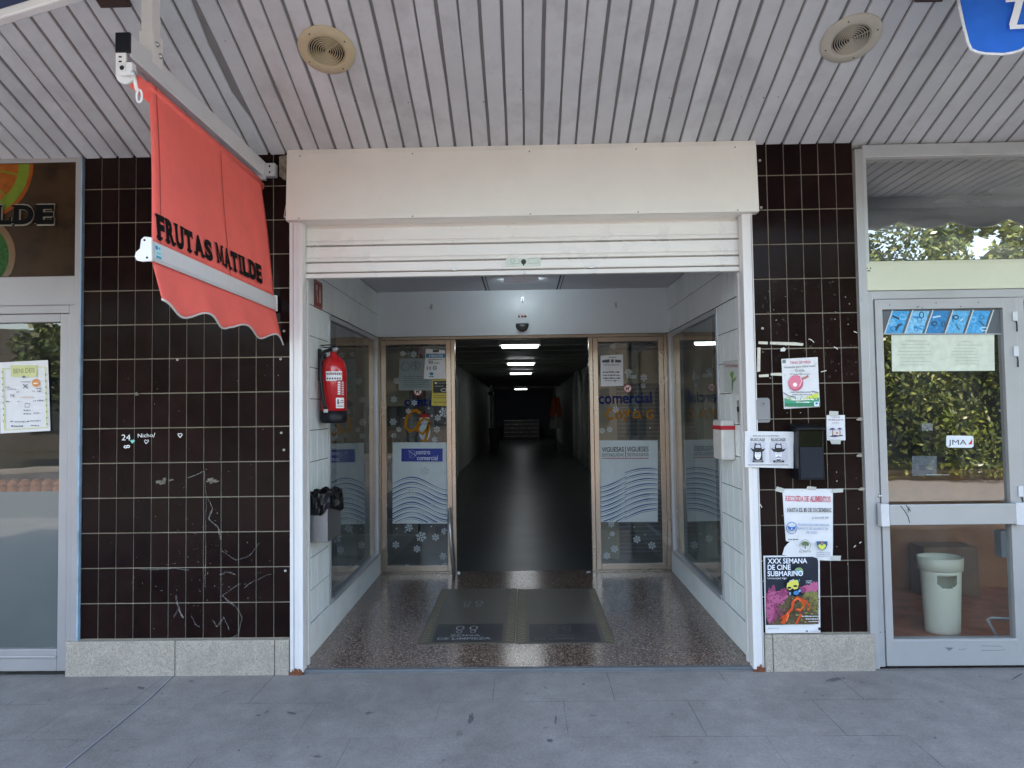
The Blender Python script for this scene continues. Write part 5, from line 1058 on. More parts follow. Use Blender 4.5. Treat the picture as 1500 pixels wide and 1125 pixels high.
# ================================================================== LEFT SHOPFRONT
frameL = mat('left_frame', (.33, .315, .315), .4, .15, var=.05, scale=4, dirt=(.3, .26, .24), dscale=3, damt=.15)
t = thing('shopfront', 'pale framed fruit shop front with glass door and fruit sign panel', 'shopfront', (-3.1, 0, GZ))
XA = -4.25; b = MB()
xc0 = W(106, 700, -.02).x
b.box(xc0, XL0-.001, -.02, .1, GZ, 3.03, frameL)                    # column
zs1 = W(60, 238, -.015).z; zs0 = W(60, 405, -.015).z
b.box(XA, xc0, -.015, .1, zs1, 3.03, frameL)
b.box(XA, xc0, -.018, .1, W(60, 447, -.018).z, zs0, frameL)          # transom beam
b.build('frame', t, bevel=.003)
b = MB(); b.box(XL0-.006, XL0+.003, -.024, -.0, GZ+.19, 3.0, mat('blue_edge', (.25, .38, .5), .6, var=.4)); b.build('edge_seal', t)
b = MB(); ztop = W(60, 447, -.01).z; xr = xc0; gx1 = W(86, 700, -.005).x; gz1 = W(60, 472, -.005).z; gz0 = W(60, 951, -.005).z
b.box(gx1+.055, xr-.001, -.012, .08, GZ+.012, ztop-.001, frameL); b.box(XA, gx1+.055, -.012, .08, gz1+.05, ztop-.001, frameL)
b.build('door_jamb', t, bevel=.004)
dd = thing('glass_door', 'white framed glass door of the fruit shop with the paper flyer', 'door', (-3.3, 0, GZ)); b = MB()
b.box(gx1, gx1+.053, -.005, .05, GZ+.02, gz1+.048, frameL); b.box(XA, gx1, -.005, .05, gz1, gz1+.048, frameL); b.box(XA, gx1, -.005, .05, GZ+.02, gz0, frameL); b.box(XA, gx1, -.0135, -.0055, gz0-.05, gz0-.035, frameL); b.build('frame', dd, bevel=.004)
b = MB(); b.add([(XA, .02, gz0), (gx1, .02, gz0), (gx1, .02, gz1), (XA, .02, gz1)], [(0, 1, 2, 3)], G_shop); b.build('pane', dd)
zf = W(40, 720, .022).z; b = MB(); b.add([(XA, .024, gz0), (gx1, .024, gz0), (gx1, .024, zf), (XA, .024, zf)], [(0, 1, 2, 3)], mat('grey_film', (.17, .18, .185), .5, var=.06, scale=2)); b.build('grey_film', dd)
# sign panel
sg_ = thing('fruit_sign', 'printed fruit photo panel with black lettering over the shop door', 'sign', (-3.1, 0, zs0)); b = MB()
sxr = W(113, 320, -.01).x
b.box(XA, sxr, -.008, .05, zs0+.001, zs1-.001, mat('fruit_brown', (.035, .017, .006), .35, spec=.15, var=.7, scale=5, dirt=(.012, .008, .006), dscale=2.5, damt=.9)); b.build('panel', sg_)
d = wallD(-.0083)
orr = mat('p_orange', (.22, .05, .005), .4, spec=.15, var=.3, scale=20); yel = mat('p_pith', (.12, .17, .012), .4, spec=.15, var=.2, scale=10); grn = mat('p_green', (.015, .07, .008), .4, spec=.15, var=.5, scale=60); 
def disc(cx, cy, r_, m, n=40): 
    p_ = d.p(cx, cy); k = r_*.0039; d.put([(p_[0]+k*math.cos(2*PI*i/n), max(zs0+.004, min(zs1-.004, p_[1]+k*math.sin(2*PI*i/n)))) for i in range(n)], [tuple(range(n))], m)
disc(-30, 245, 82, orr); disc(-30, 245, 76, yel); disc(-32, 244, 62, mat('p_flesh', (.24, .065, .006), .4, spec=.15, var=.3, scale=25))
for i in range(10):
    a = i*PI/5+.2; d.line([(-32, 244), (-32+60*math.cos(a), 244+60*math.sin(a))][0:2], 2.5, yel) if 244+60*math.sin(a) < 400 and 244+60*math.sin(a) > 242 else None
disc(-35, 375, 60, mat('p_rind', (.12, .055, .01), .3, var=.3)); disc(-37, 376, 52, grn); disc(-39, 376, 25, mat('p_pale', (.06, .12, .03), .3, var=.3))
d.build('fruit_print', sg_)
d = wallD(-.0125); d.serif('MATILDE', (-132, 330), (82.6, 328), 28.6, ink('8a8478'), .07); d.k += 12; d.serif('MATILDE', (-132, 329.2), (82, 327.2), 27, mat('letter_black2', (.003, .003, .003), .8, spec=.1), .045); d.build('lettering', sg_)
b = MB(); b.box(sxr, xc0, -.011, .05, zs0+.001, zs1-.001, frameL); b.build('edge_trim', sg_)
# flyer on door
t = sheet(wallD(.013), [(-2, 531), (71, 527.5), (74, 631), (1, 635)], paper, 'flyer', 'white flyer with green border stuck on the fruit shop door', 'flyer', None, .004)
d = wallD(.0065); gg = ink('c8ca7c'); d.line([(4, 540), (66, 537.5), (69, 626), (7, 630)], 1.6, gg, True); d.rect(16, 535, 54, 552, ink('c4c68a'))
d.text('BENI DEIS', (20, 547), (51, 545.5), 7, ink('5c6448'), .0); d.ell(35, 552, 2.6, 1.6, ink('586074')); d.ell(52.5, 561, 5.6, 6, ink('d08a4a')); d.words(49, 562.5, 56, 2.4, ink('f0e0cc'), 2)
tk = ink('50525c'); d.words(31, 560, 44, 2, ink('9a9aa2'), 3); d.line([(34, 563), (41, 569)], 1.3, tk); d.line([(40, 563), (34, 569)], .9, tk); d.text('7€', (15, 582), (22, 581.5), 4.5, tk); d.line([(37, 591), (43, 591), (43, 596.5), (37, 596.5)], .7, tk, True)
for x_, y_, w_ in ((8, 568, 7), (11, 571, 13), (24, 575, 4), (48, 574, 3), (53, 570, 8), (55, 574, 5), (9, 589, 5), (26, 589, 3), (49, 588, 4), (55, 587.5, 9), (35, 602, 10), (35, 607, 11), (50, 606, 8), (16, 618, 4), (22, 618.5, 16), (40, 618, 4), (45, 617, 15), (17, 625, 18), (46, 624, 12)): d.words(x_, y_, x_+w_, 2, R.choice([tk, ink('8a8c94'), ink('a8a8ae')]), int(x_))
d.words(30, 583, 48, 3, ink('d8c4bc'), 55)
for i in range(9): d.ell(4+i*.3, 545+i*9, 1, 1.4, ink('8fa070'), 8); d.ell(67.3+i*.3, 549+i*9, 1, 1.4, ink('708a58'), 8)
d.build('poster_print', t)
# fruit crates inside
t_or = mat('orange_peel', (.55, .13, .015), .45, var=.1, bump=.2, bscale=200)
fz = 1.02; t = thing('display_shelf', 'dark shelf carrying the oranges behind the fruit shop door', 'shelf', (-3.4, .6, .06)); b = MB(); b.box(-4.2, -2.75, .28, .9, fz-.05, fz-.02, darkwall); b.box(-4.2, -2.75, .86, .9, .06, fz-.05, darkwall); b.build('shelf_board', t)
om = MB(); rr0 = .036; om.lathe([(0, -rr0)]+[(rr0*math.cos(a), rr0*math.sin(a)) for a in [(-PI/2)+PI*i/10 for i in range(1, 10)]]+[(0, rr0)], (0, 0, 0), t_or, 16)
first = None
for row in range(2):
    for i in range(16):
        loc = Vector((-3.95+i*.073+row*.03, .36+row*.06, fz+.017+row*.03))
        if first is None:
            first = om.build('orange', origin=(0, 0, 0)); o = first
        else: o = first.copy(); col.objects.link(o)
        o.location = loc; tag(o, 'orange fruit in the row on the dark shelf behind the shop door', 'orange', 'oranges on the shelf')

# ================================================================== RIGHT SHOPFRONT
frameR = mat('right_frame', (.40, .40, .40), .35, .3, var=.05, scale=4, dirt=(.3, .3, .3), dscale=3, damt=.15)
creamR = mat('cream_beam', (.60, .61, .46), .4, .05, var=.05, scale=4, dirt=(.45, .44, .36), dscale=8, damt=.3)
t = thing('shopfront', 'aluminium and cream framed key shop front with transom window', 'shopfront', (2.6, 0, GZ)); XB = 4.9
xr0 = XR1+.001; xr1 = W(1280, 700, -.02).x
b = MB(); b.box(xr0, xr1, -.022, .08, GZ+.003, 2.96, frameR); b.build('column', t, bevel=.003)
b = MB(); b.box(xr1, XB, -.018, .08, W(1380, 228, -.018).z, 2.985, alu); b.build('head_rail', t, bevel=.003)
zT1 = W(1380, 384, -.018).z; zT0 = W(1380, 424, -.018).z
b = MB(); b.box(xr1, XB, -.02, .08, zT0, zT1, creamR); b.build('transom_beam', t, bevel=.003)
b = MB(); zz1 = W(1380, 229, -.0).z; b.box(xr1, xr1+.02, -.012, .06, zT1, zz1, alu); b.box(xr1+.02, XB, -.010, .06, zT1, zT1+.012, creamR); b.build('transom_trim', t)
b = MB(); b.add([(xr1+.02, .02, zT1+.01), (XB, .02, zT1+.01), (XB, .02, zz1), (xr1+.02, .02, zz1)], [(0, 1, 2, 3)], G_trans); b.build('transom_pane', t)
dmk = wallD(-.0206); dmk.ell(1270, 393, 1, 1, ink('2a2826')); dmk.ell(1275, 393, 1, 1.2, ink('2a2826')); dmk.rect(1270, 396, 1275, 397.5, ink('2a2826'))
for i in range(7): dmk.ell(1261+R.uniform(-1, 1), 421+i*3.3, .6, .8, ink('3a3836'), 6)
dmk.build('drill_mark', t)
# jamb + door
jx0 = xr1+.0; jx1 = W(1289, 700, -.01).x; zJ1 = zT0-.001; zJ0 = W(1380, 437, -.01).z
xR = W(1497, 700, -.01).x
b = MB(); b.box(jx0, jx1-.003, -.012, .07, GZ+.012, zJ1, frameR); b.box(jx1-.003, xR+.05, -.012, .07, zJ0, zJ1, frameR); b.box(xR+.004, xR+.05, -.012, .07, GZ+.012, zJ0, frameR); b.box(xR+.05, XB, -.012, .07, GZ+.012, GZ+.3, frameR); b.box(xR+.05, XB, -.012, .07, zJ1-.06, zJ1, frameR); b.box(XB-.06, XB, -.0125, .07, GZ+.3, zJ1-.06, frameR); b.build('door_jamb', t, bevel=.004)
b = MB(); b.add([(xR+.05, .02, GZ+.3), (XB-.06, .02, GZ+.3), (XB-.06, .02, zJ1-.06), (xR+.05, .02, zJ1-.06)], [(0, 1, 2, 3)], G_shop); b.build('display_pane', t)
b = MB(); b.box(XB, 5.25, -.02, .3, 0, 3.03, bm); b.build('end_pier', label='plain rendered pier at the far end of the key shop front', cat='wall')
dd = thing('shop_door', 'silver framed glass door with push bar and white paper', 'door', (2.5, 0, GZ))
gl = W(1301, 700, -.02).x; grt = W(1479, 700, -.02).x; g1z = W(1380, 452, -.02).z; g0z = W(1380, 936, -.02).z; bz1_ = W(1380, 737, -.02).z; bz0_ = W(1380, 767, -.02).z
b = MB(); b.box(jx1, gl, -.02, .03, GZ+.02, zJ0-.003, frameR); b.box(grt, xR, -.02, .03, GZ+.02, zJ0-.003, frameR); b.box(gl, grt, -.02, .03, g1z, zJ0-.003, frameR); b.box(gl, grt, -.02, .03, GZ+.02, g0z, frameR); b.box(gl, grt, -.019, .03, bz0_+.02, bz1_-.02, frameR)
b.box(gl-.004, grt+.004, -.0225, -.0205, g0z-.012, g0z-.006, alu)
b.build('frame', dd, bevel=.004)
b = MB(); b.add([(gl, .005, g0z), (grt, .005, g0z), (grt, .005, bz0_+.02), (gl, .005, bz0_+.02)], [(0, 1, 2, 3)], glassmat('lower_glass', (.85, .88, .88), .035, 4, 0, .03, .02)); b.build('pane', dd)
b = MB(); b.add([(gl, .005, bz1_-.02), (grt, .005, bz1_-.02), (grt, .005, g1z), (gl, .005, g1z)], [(0, 1, 2, 3)], glassmat('upper_glass', (.7, .74, .72), .2, 4, 0, .05, .02)); b.build('pane', dd)
b = MB(); b.box(gl-.02, grt+.03, -.062, -.045, bz0_, bz1_, frameR); pb = b.build('push_bar', dd, bevel=.004)
b = MB()
for xx in (W(1289, 752, -.05).x, W(1486, 752, -.05).x): b.box(xx, xx+.045, -.066, -.0205, bz0_-.006, bz1_+.004, alu_light)
b.build('bar_bracket', pb, bevel=.003)
d = wallD(-.0625); d.line([(1319, 741), (1325, 748), (1330, 757), (1332.5, 766)], 1.1, ink('16161a')); d.line([(1327, 740), (1331, 745), (1334, 749)], 1.3, ink('16161a')); d.line([(1329, 747), (1333, 743)], .8, ink('16161a')); d.line([(1331, 746), (1330, 751)], .8, ink('16161a')); d.build('string', pb)
b = MB()
p = W(1289.5, 727, -.02); b.lathe([(0, .004), (.007, .004), (.009, 0)], p, steel, 16, (0, -1, 0)); b.lathe([(0, .0045), (.003, .0045)], p, darkvoid, 8, (0, -1, 0)); b.build('lock', dd)
for (x_, y0_, y1_) in ((1487.5, 456, 470), (1489, 507, 522), (1496, 712, 728)):
    b = MB(); pbox(b, x_-3.5, y0_, x_+3.5, y1_, -.03, .009, alu_light); h = b.build('hinge', dd, bevel=.002)
    b = MB(); a = W(x_+1, y1_, -.024); b.tube([a, a+Vector((.004, 0, -.02)), a+Vector((.003, 0, -.06))], .003, black_plastic, 6); b.build('pin', h)
d = wallD(-.0207); gl_ = ink('787c88')
d.poly([(1385, 949), (1396, 949), (1391, 953)], film('787c88', .5)); d.line([(1384, 948), (1397, 949), (1390, 953.5), (1384, 948)], .6, gl_); d.line([(1437, 946), (1467, 946.5), (1472, 952), (1438, 953)], .6, film('787c88', .7), True); d.line([(1404, 951), (1409, 952), (1415, 950)], .8, gl_)
for x_, y_ in ((1290, 926), (1296, 925.5), (1351, 451), (1345, 449), (1371, 444), (1343, 450.5), (1407, 449), (1303, 447), (1433, 443)): d.ell(x_, y_, .8, 1, ink('3a3836'), 6)
d.build('glue_speck', dd)
# banner sticker at top of glass
Yc = .002
d = wallD(Yc); d.rect(1293, 453, 1470, 489.5, mat('banner_grey', (.10, .11, .12), .4)); blu = [mat('tool_blue%d' % i, c, .35, var=.35, scale=60) for i, c in enumerate(('3f9ad0', '78b8dc', '2c7ab0', '5aa8d4'))]
rc = random.Random(5)
for i in range(5):
    x = 1302+i*29.5; d.poly([(x-7, 488), (x+19, 488), (x+30, 455.5), (x+6, 455.5)], blu[i % 4])
    for k in range(7):
        cx = x+12+rc.uniform(-9, 9); cy = rc.uniform(461, 483); m_ = rc.choice(blu+[ink('b8d4e2'), ink('3a5a6c'), ink('22384a')])
        if rc.random() < .5: d.ring(cx, cy, rc.uniform(2, 5), rc.uniform(2, 5), rc.uniform(1, 2), m_, 14)
        else: a = rc.uniform(0, 3); d.line([(cx-6*math.cos(a), cy-5*math.sin(a)), (cx+6*math.cos(a), cy+5*math.sin(a))], rc.uniform(1, 3.4), m_)
for i in range(6): x = 1295+i*29.5; d.line([(x, 489), (x+12, 454)], 1.8, ink('c4ccd0'))
d.rect(1293, 488.5, 1470, 490.2, ink('9aa2a8')); d.build('tool_banner', dd)
t = sheet(wallD(.0035), [(1305.5, 491), (1456, 490), (1457, 543), (1306.5, 544)], mat('sun_paper', (.58, .62, .50), .7, var=.12, scale=20), 'notice', 'large pale printed paper behind the glass of the silver door', 'notice', None, .002)
d = wallD(-.0003); f_ = ink('a8b0a0')
d.words(1326, 500, 1358, 1.6, f_, 1); d.words(1410, 501, 1422, 1.6, f_, 2)
for i in range(7): d.words(1314+R.uniform(0, 8), 505+i*5, 1366-R.uniform(0, 16), 1.2, f_, 80+i); d.words(1392+R.uniform(0, 10), 506+i*4.6, 1440-R.uniform(0, 16), 1.2, f_, 90+i)
d.build('poster_print', t)
d = wallD(Yc-.001); d.poly([(1387, 638), (1424, 638.5), (1426, 641), (1426, 654), (1423, 656), (1389, 655.5), (1386, 653), (1386, 641)], ink('d4d8dc')); d.text('JMA', (1389, 651.5), (1416, 651.5), 7.8, ink('1c2438'), .0); d.poly([(1418, 651), (1424, 651), (1424, 643)], ink('c03040')); d.build('logo_sticker', dd)
d = wallD(Yc); d.rect(1350, 620, 1366, 631, film('c8ccc8', .35)); d.rect(1336, 668, 1372, 697, film('a0a8b0', .35)); d.words(1345, 683, 1360, 1.6, ink('30343c'), 4); d.words(1345, 688, 1358, 1.2, ink('30343c'), 5); d.words(1357, 696, 1390, 1.4, film('c8ccc8', .6), 6); d.build('small_sticker', dd)

# interior of the key shop: litter bin, counter, cabinet, tube frame
Yb = .55
c = W(1381, 930, Yb); rb_ = 1.0; c.z = .05; c.x += .0
hB = W(1381, 815, Yb).z-.05; rx = (W(1411, 930, Yb).x-W(1352, 930, Yb).x)/2
t = thing('litter_bin', 'cream plastic oval litter bin standing inside the glass door', 'bin', (c.x, c.y, .05))
# body lathe with a real opening: grid of quads minus the slot
def bin_body():
    b = MB(); n = 72; H = hB; prof = [(.80, 0), (.84, .02), (.90, H*.5), (.955, H*.86), (.955, H*.865), (1.06, H*.87), (1.10, H)]
    zs = [0, .02]+[H*k for k in (.1, .2, .3, .4, .5, .56, .58, .60, .62, .64, .66, .68, .70, .72, .74, .76, .78, .80, .83)]
    def rad(z): return rx*(.82+.16*(z/H))
    def inside(a, z):   # slot on the camera side
        u = (a-(-PI*.53))/(.34*PI/2); v_ = (z/H-.70)/.085
        if v_ > 1 or v_ < -1: return False
        return abs(u) < (1 if v_ > 0 else math.sqrt(max(0, 1-v_*v_)))
    vs = []; 
    for z in zs:
        for i in range(n): a = 2*PI*i/n; vs.append((c.x+math.cos(a)*rad(z)*1.0, c.y+math.sin(a)*rad(z)*.8, .05+z))
    fs = []
    for j in range(len(zs)-1):
        for i in range(n):
            am = 2*PI*(i+.5)/n-2*PI
            if inside(am, (zs[j]+zs[j+1])/2) or inside(am+2*PI, (zs[j]+zs[j+1])/2): continue
            fs.append((j*n+i, j*n+(i+1) % n, (j+1)*n+(i+1) % n, (j+1)*n+i))
    b.add(vs, fs, cream, True); b.add(vs[:n], [tuple(range(n))], cream); return b
o = bin_body().build('body', t); m_ = o.modifiers.new('solid', 'SOLIDIFY'); m_.thickness = .004; m_.offset = -1
b = MB(); H = hB; b.lathe([(.955*rx, H*.825), (1.04*rx, H*.83), (1.08*rx, H), (1.05*rx, H*1.003), (1.0*rx, H*.99), (.96*rx, H*.83)], (c.x, c.y, .05), cream, 48, None, 1.0, .8); b.build('lid_ring', t)
t = thing('counter', 'brown wooden counter inside the key shop behind the bin', 'counter', (3.2, 1.9, .05)); wdm = mat('counter_wood', (.34, .15, .065), .4, var=.3, scale=3)
b = MB(); b.box(2.75, 4.4, 1.6, 2.1, .05, .95, wdm); b.build('front', t); b = MB(); b.box(2.7, 4.45, 1.55, 2.15, .951, .985, wdm); b.build('counter_top', t, bevel=.004)
b = MB(); b.box(3.0, 3.4, 1.35, 1.548, .05, .42, mat('cardboard', (.2, .11, .05), .8)); b.build('cardboard_box', label='brown cardboard box on the shop floor against the counter', cat='box', bevel=.004)
t = thing('blue_cabinet', 'dark blue machine cabinet inside the key shop', 'cabinet', (2.4, 1.8, .05)); b = MB(); bc = mat('blue_cabinet', (.02, .035, .2), .4, var=.2)
b.box(2.05, 2.68, 1.5, 2.2, .05, 1.25, bc); b.build('body', t, bevel=.02); b = MB(); b.box(2.15, 2.55, 1.485, 1.499, .9, 1.1, mat('cabinet_panel', (.1, .12, .2), .3)); b.box(2.15, 2.5, 1.485, 1.499, .4, .42, mat('red_line', (.2, .03, .03), .4)); b.build('panel', t)
a = W(1445, 905, .3); b = MB(); b.tube([W(1500, 907, .32), W(1452, 905, .32), W(1446, 907, .32), W(1458, 928, .3), W(1462, 933, .3), W(1500, 934, .3)], .008, mat('white_tube', (.4, .42, .42), .4), 10); b.build('bent_tube_stand', label='bent white tube stand on the floor beside the litter bin', cat='stand')
b = MB(); q_ = W(1470, 790, .35); b.box(q_.x-.05, q_.x+.06, .3, .36, q_.z-.1, q_.z+.06, mat('grey_box', (.16, .18, .2), .5)); b.build('wall_box', label='small grey box behind the lower glass near the hinges', cat='box', bevel=.004)

# ================================================================== RED DROP AWNING
t = thing('drop_awning', 'red side awning with black lettering hanging from a white rail', 'awning', (-1.45, -.7, 2.0))
RX0, RX1 = -1.525, -1.472; RY0, RY1 = -1.385, -.03; RZ0, RZ1 = 2.872, 2.946
railm = mat('rail_alu', (.66, .67, .70), .35, .15, var=.04, dirt=(.4, .37, .34), dscale=6, damt=.3)
b = MB(); b.box(RX0, RX1, RY0, RY1, RZ0, RZ1, railm); b.box(RX0, RX0+.004, RY0, RY1, RZ0-.02, RZ0, railm); b.box(RX1-.004, RX1, RY0, RY1, RZ0-.016, RZ0, railm); ra = b.build('rail', t, bevel=.003)
b = MB(); b.box(RX0-.002, RX1+.002, RY0-.012, RY0-.0005, RZ0-.002, RZ1+.002, black_plastic); b.build('end_cap', ra, bevel=.003)
b = MB(); py0, py1 = -1.23, -1.165; pxx0, pxx1 = RX0+.002, RX1-.006
b.box(pxx0, pxx1, py0, py1, RZ1, 3.39, rail_white); b.box(pxx0-.006, pxx1+.0085, py0-.005, py1+.005, RZ1-.03, RZ1+.10, rail_white); po_ = b.build('post', t, bevel=.003)
b = MB()
for y_, z_ in ((-1.21, RZ1+.055), (-1.185, RZ1+.02)): b.lathe([(0, .012), (.006, .011), (.008, .004), (.011, .004), (.011, 0)], (pxx1+.0085, y_, z_), steel, 12, (1, 0, 0))
b.build('bolt', po_)
b = MB(); b.box(RX1+.001, RX1+.06, -.055, -.008, RZ0-.01, RZ1-.01, alu_light); b.box(RX0-.01, RX1+.004, -.06, -.03, RZ0-.03, RZ1-.006, alu_light)
for z_ in (RZ0+.01, RZ0+.045): b.lathe([(0, .002), (.006, .002), (.006, 0)], (RX1+.03, -.055, z_), darkvoid, 10, (0, -1, 0))
b.build('wall_bracket', t, bevel=.002)
# roller tube
rxc = -1.50; rzc = 2.80
b = MB(); b.lathe([(0, 0), (.030, 0), (.030, 1.24), (0, 1.24)], (rxc, -1.30, rzc), redfab, 24, (0, 1, 0)); b.build('roller', t)
b = MB(); yb = RY0-.008
pr_ = [(-1.527, RZ0), (-1.488, RZ0), (-1.488, RZ0-.05), (-1.455, RZ0-.06), (-1.452, RZ0-.075)]
for i in range(9): a = -PI*.05-PI*.9*i/8; pr_.append((-1.49+.037*math.cos(a), rzc-.01+.04*math.sin(a)))
b.prism([(x, yb, z) for x, z in pr_], (0, .012, 0), rail_white); gb = b.build('gear_bracket', t, bevel=.002)
b = MB(); b.lathe([(0, .022), (.012, .022), (.013, .016), (.024, .014), (.026, 0)], (-1.488, yb, rzc), rail_white, 20, (0, -1, 0)); b.lathe([(0, .0235), (.009, .0235)], (-1.488, yb, rzc), darkvoid, 12, (0, -1, 0)); b.obox((-1.462, yb-.008, rzc-.002), (.012, 0, 0), (0, .014, 0), (0, 0, .024), rail_white)
for z_ in (RZ0-.018, RZ0-.036): b.obox((-1.508, yb-.001, z_), (.006, 0, 0), (0, .0015, 0), (0, 0, .003), darkvoid)
b.build('gear', gb, bevel=.002)
b = MB(); e0 = Vector((-1.452, yb-.012, rzc-.012)); e1 = e0+Vector((.018, -.005, -.075)); b.tube([e0, e1], [.007, .0065], rail_white, 12)
lp_ = [e1+Vector((.009+.010*math.cos(a)*1, 0, -.020+.024*math.sin(a))) for a in [2*PI*i/20 for i in range(20)]]; b.tube(lp_, .0045, rail_white, 8, True); b.lathe([(.0095, 0), (.011, .008), (.0095, .016)], e0+Vector((0, 0, -.012)), steel, 12); b.build('crank_eye', gb)
# fabric surface
FT = 2.83; FB = 2.165
def fab(a, c_):   # a along Y (0 front..1 wall), c_ down (0..1)
    y = (-1.255-.075*c_)*(1-a)+(-.105+.05*c_)*a
    x = -1.476+.058*c_+.006*math.sin(c_*PI)*math.sin(a*7+1)+.003*math.sin(a*19)*c_
    return Vector((x, y, FT+(FB-FT)*c_-.004*math.sin(a*PI)))
b = MB(); nu, nv = 40, 24
b.add([fab(i/nu, j/nv) for j in range(nv+1) for i in range(nu+1)], [(j*(nu+1)+i, (j+1)*(nu+1)+i, (j+1)*(nu+1)+i+1, j*(nu+1)+i+1) for j in range(nv) for i in range(nu)], redfab, True)
fbo = b.build('canvas', t); m_ = fbo.modifiers.new('s', 'SOLIDIFY'); m_.thickness = .0012
b = MB()
for a_ in (.04, .55): b.add([fab(a_+da, j/nv)+Vector((.0022, 0, 0)) for j in range(nv+1) for da in (0, .006)], [(2*j, 2*j+2, 2*j+3, 2*j+1) for j in range(nv)], mat('canvas_seam', (.52, .075, .055), .9))
b.build('seam', fbo)
# lettering conforming to the canvas
n0 = Vector((1, 0, .087)).normalized()
o0 = Vector((-1.476, 0, FT)); vv_ = Vector((-.058, 0, FT-FB)).normalized()
d = D(o0+Vector((.010, 0, 0)), (0, 1, 0), vv_, .0001); d.n = Vector((vv_.z, 0, -vv_.x))
lk = mat('letter_black', (.004, .004, .005), .8, spec=.15)
d.serif('FRUTAS', (232.5, 348.5), (314.5, 382), 34, lk, .055, 25); d.serif('MATILDE', (319, 384), (386, 414.5), 28, lk, .055, 23)
nm = d.b
for i, v in enumerate(nm.v):     # lay the letters on the rippled cloth
    c_ = (FT-v.z)/(FT-FB); ya = (-1.255-.075*c_); yb2 = (-.105+.05*c_); a = (v.y-ya)/(yb2-ya); dv = (v-(o0+Vector((.010, 0, 0)))).dot(d.n)
    nm.v[i] = Vector((fab(a, c_).x+.0022+dv, v.y, v.z))
nm.build('lettering', fbo)
# bottom bar
b = MB(); by_0, by_1 = -1.35, -.045; bxx = -1.418
b.prism([(bxx-.012, by_0, 2.168), (bxx-.016, by_0, 2.09), (bxx+.010, by_0, 2.086), (bxx+.014, by_0, 2.10), (bxx+.008, by_0, 2.165)][::-1], (0, by_1-by_0, 0), railm); bb_ = b.build('bottom_bar', t, bevel=.002)
for yy, s_ in ((by_0, -1), (by_1, 1)):
    b = MB(); pts = [(bxx+.014, 2.172), (bxx-.014, 2.176), (bxx-.026, 2.165), (bxx-.03, 2.13), (bxx-.045, 2.118), (bxx-.05, 2.10), (bxx-.042, 2.085), (bxx-.02, 2.08), (bxx+.016, 2.082)]
    b.prism([(x, yy, z) for x, z in pts], (0, .01*s_, 0), rail_white)
    if s_ < 0:
        for x, z in ((bxx-.012, 2.162), (bxx-.002, 2.095)): b.lathe([(0, .002), (.0045, .002), (.0045, 0)], (x, yy-.01, z), darkvoid, 10, (0, -1, 0))
    b.build('end_cap', bb_, bevel=.002)
d = D((bxx+.0125, 0, 2.13), (0, 1, 0), Vector((-.004, 0, .06))); d.n = Vector((1, 0, .07)).normalized()
def yz(lst, m): d.put([(y, z-2.13) for y, z in lst], [tuple(range(len(lst)))], m)
yz([(-1.335, 2.1), (-1.285, 2.1), (-1.285, 2.155), (-1.335, 2.155)], ink('b8dce6')); yz([(-1.325, 2.102), (-1.288, 2.102), (-1.288, 2.112), (-1.325, 2.112)], ink('3a9ab0')); yz([(-1.328, 2.135), (-1.31, 2.135), (-1.31, 2.15), (-1.328, 2.15)], ink('4a8ac0')); yz([(-1.305, 2.14), (-1.292, 2.14), (-1.292, 2.148), (-1.305, 2.148)], ink('4aa0c0')); yz([(-1.322, 2.12), (-1.292, 2.12), (-1.292, 2.124), (-1.322, 2.124)], ink('6ab0c8')); d.build('maker_sticker', bb_)
# valance
def val(a, c_):
    y = -1.335+(1.29)*a+c_*(.045 if a > .5 else -.0)*a+.012*c_*math.sin(a*9)
    bot = 1.918+.022*math.cos(a*2*PI*3.3+.2)+(.02*(a-.9)*-10 if a > .9 else 0)
    if a > .9: bot -= .0
    z = 2.088+(bot-2.088)*c_
    return Vector((bxx+.004+.03*c_+.010*c_*math.sin(a*2*PI*3.3+1.2), y, z))
b = MB(); nu, nv = 60, 8
b.add([val(i/nu, j/nv) for j in range(nv+1) for i in range(nu+1)], [(j*(nu+1)+i, (j+1)*(nu+1)+i, (j+1)*(nu+1)+i+1, j*(nu+1)+i+1) for j in range(nv) for i in range(nu)], redfab, True)
vo_ = b.build('valance', t); m_ = vo_.modifiers.new('s', 'SOLIDIFY'); m_.thickness = .0012
b = MB(); b.tube([val(i/nu, 1.0) for i in range(nu+1)], .0045, mat('edging', (.6, .58, .56), .8), 6); b.build('edging', vo_)

# ------------------------------------------------------------------ blue awnings at the picture's upper corners
bluef = mat('blue_canvas', (.012, .13, .62), .8, var=.12, scale=5, bump=.3, bscale=400); dblue = mat('navy_canvas', (.02, .035, .09), .8, var=.15)
t = thing('blue_valance', 'bright blue scalloped awning valance with white edging and letter', 'awning', (2.0, -1.3, 3.0)); Yv = -1.3
low = [(1403, -40), (1403, 0), (1407, 20), (1411, 38), (1414, 50), (1417, 62), (1422, 73), (1431, 77), (1442, 79), (1455, 79.5), (1468, 80), (1482, 78), (1495, 74), (1506, 66), (1514, 52), (1520, 40), (1530, 58), (1545, 74), (1570, 80), (1600, 78), (1625, 66), (1640, 40), (1645, -40)]
b = MB(); top = [W(1403+(1645-1403)*i/(len(low)-1), -60, Yv) for i in range(len(low))]; bot = []
for i, (x, y) in enumerate(low): bot.append(W(x, y, Yv+.012*math.sin(x*.06)))
n = len(low); mid = [tp*.5+bt*.5+Vector((0, .008*math.sin(i), 0)) for i, (tp, bt) in enumerate(zip(top, bot))]
b.add(top+mid+bot, [(i, n+i, n+i+1, i+1) for i in range(n-1)]+[(n+i, 2*n+i, 2*n+i+1, n+i+1) for i in range(n-1)], bluef, True); vb = b.build('canvas', t)
b = MB()
eb = bot[1:]; 
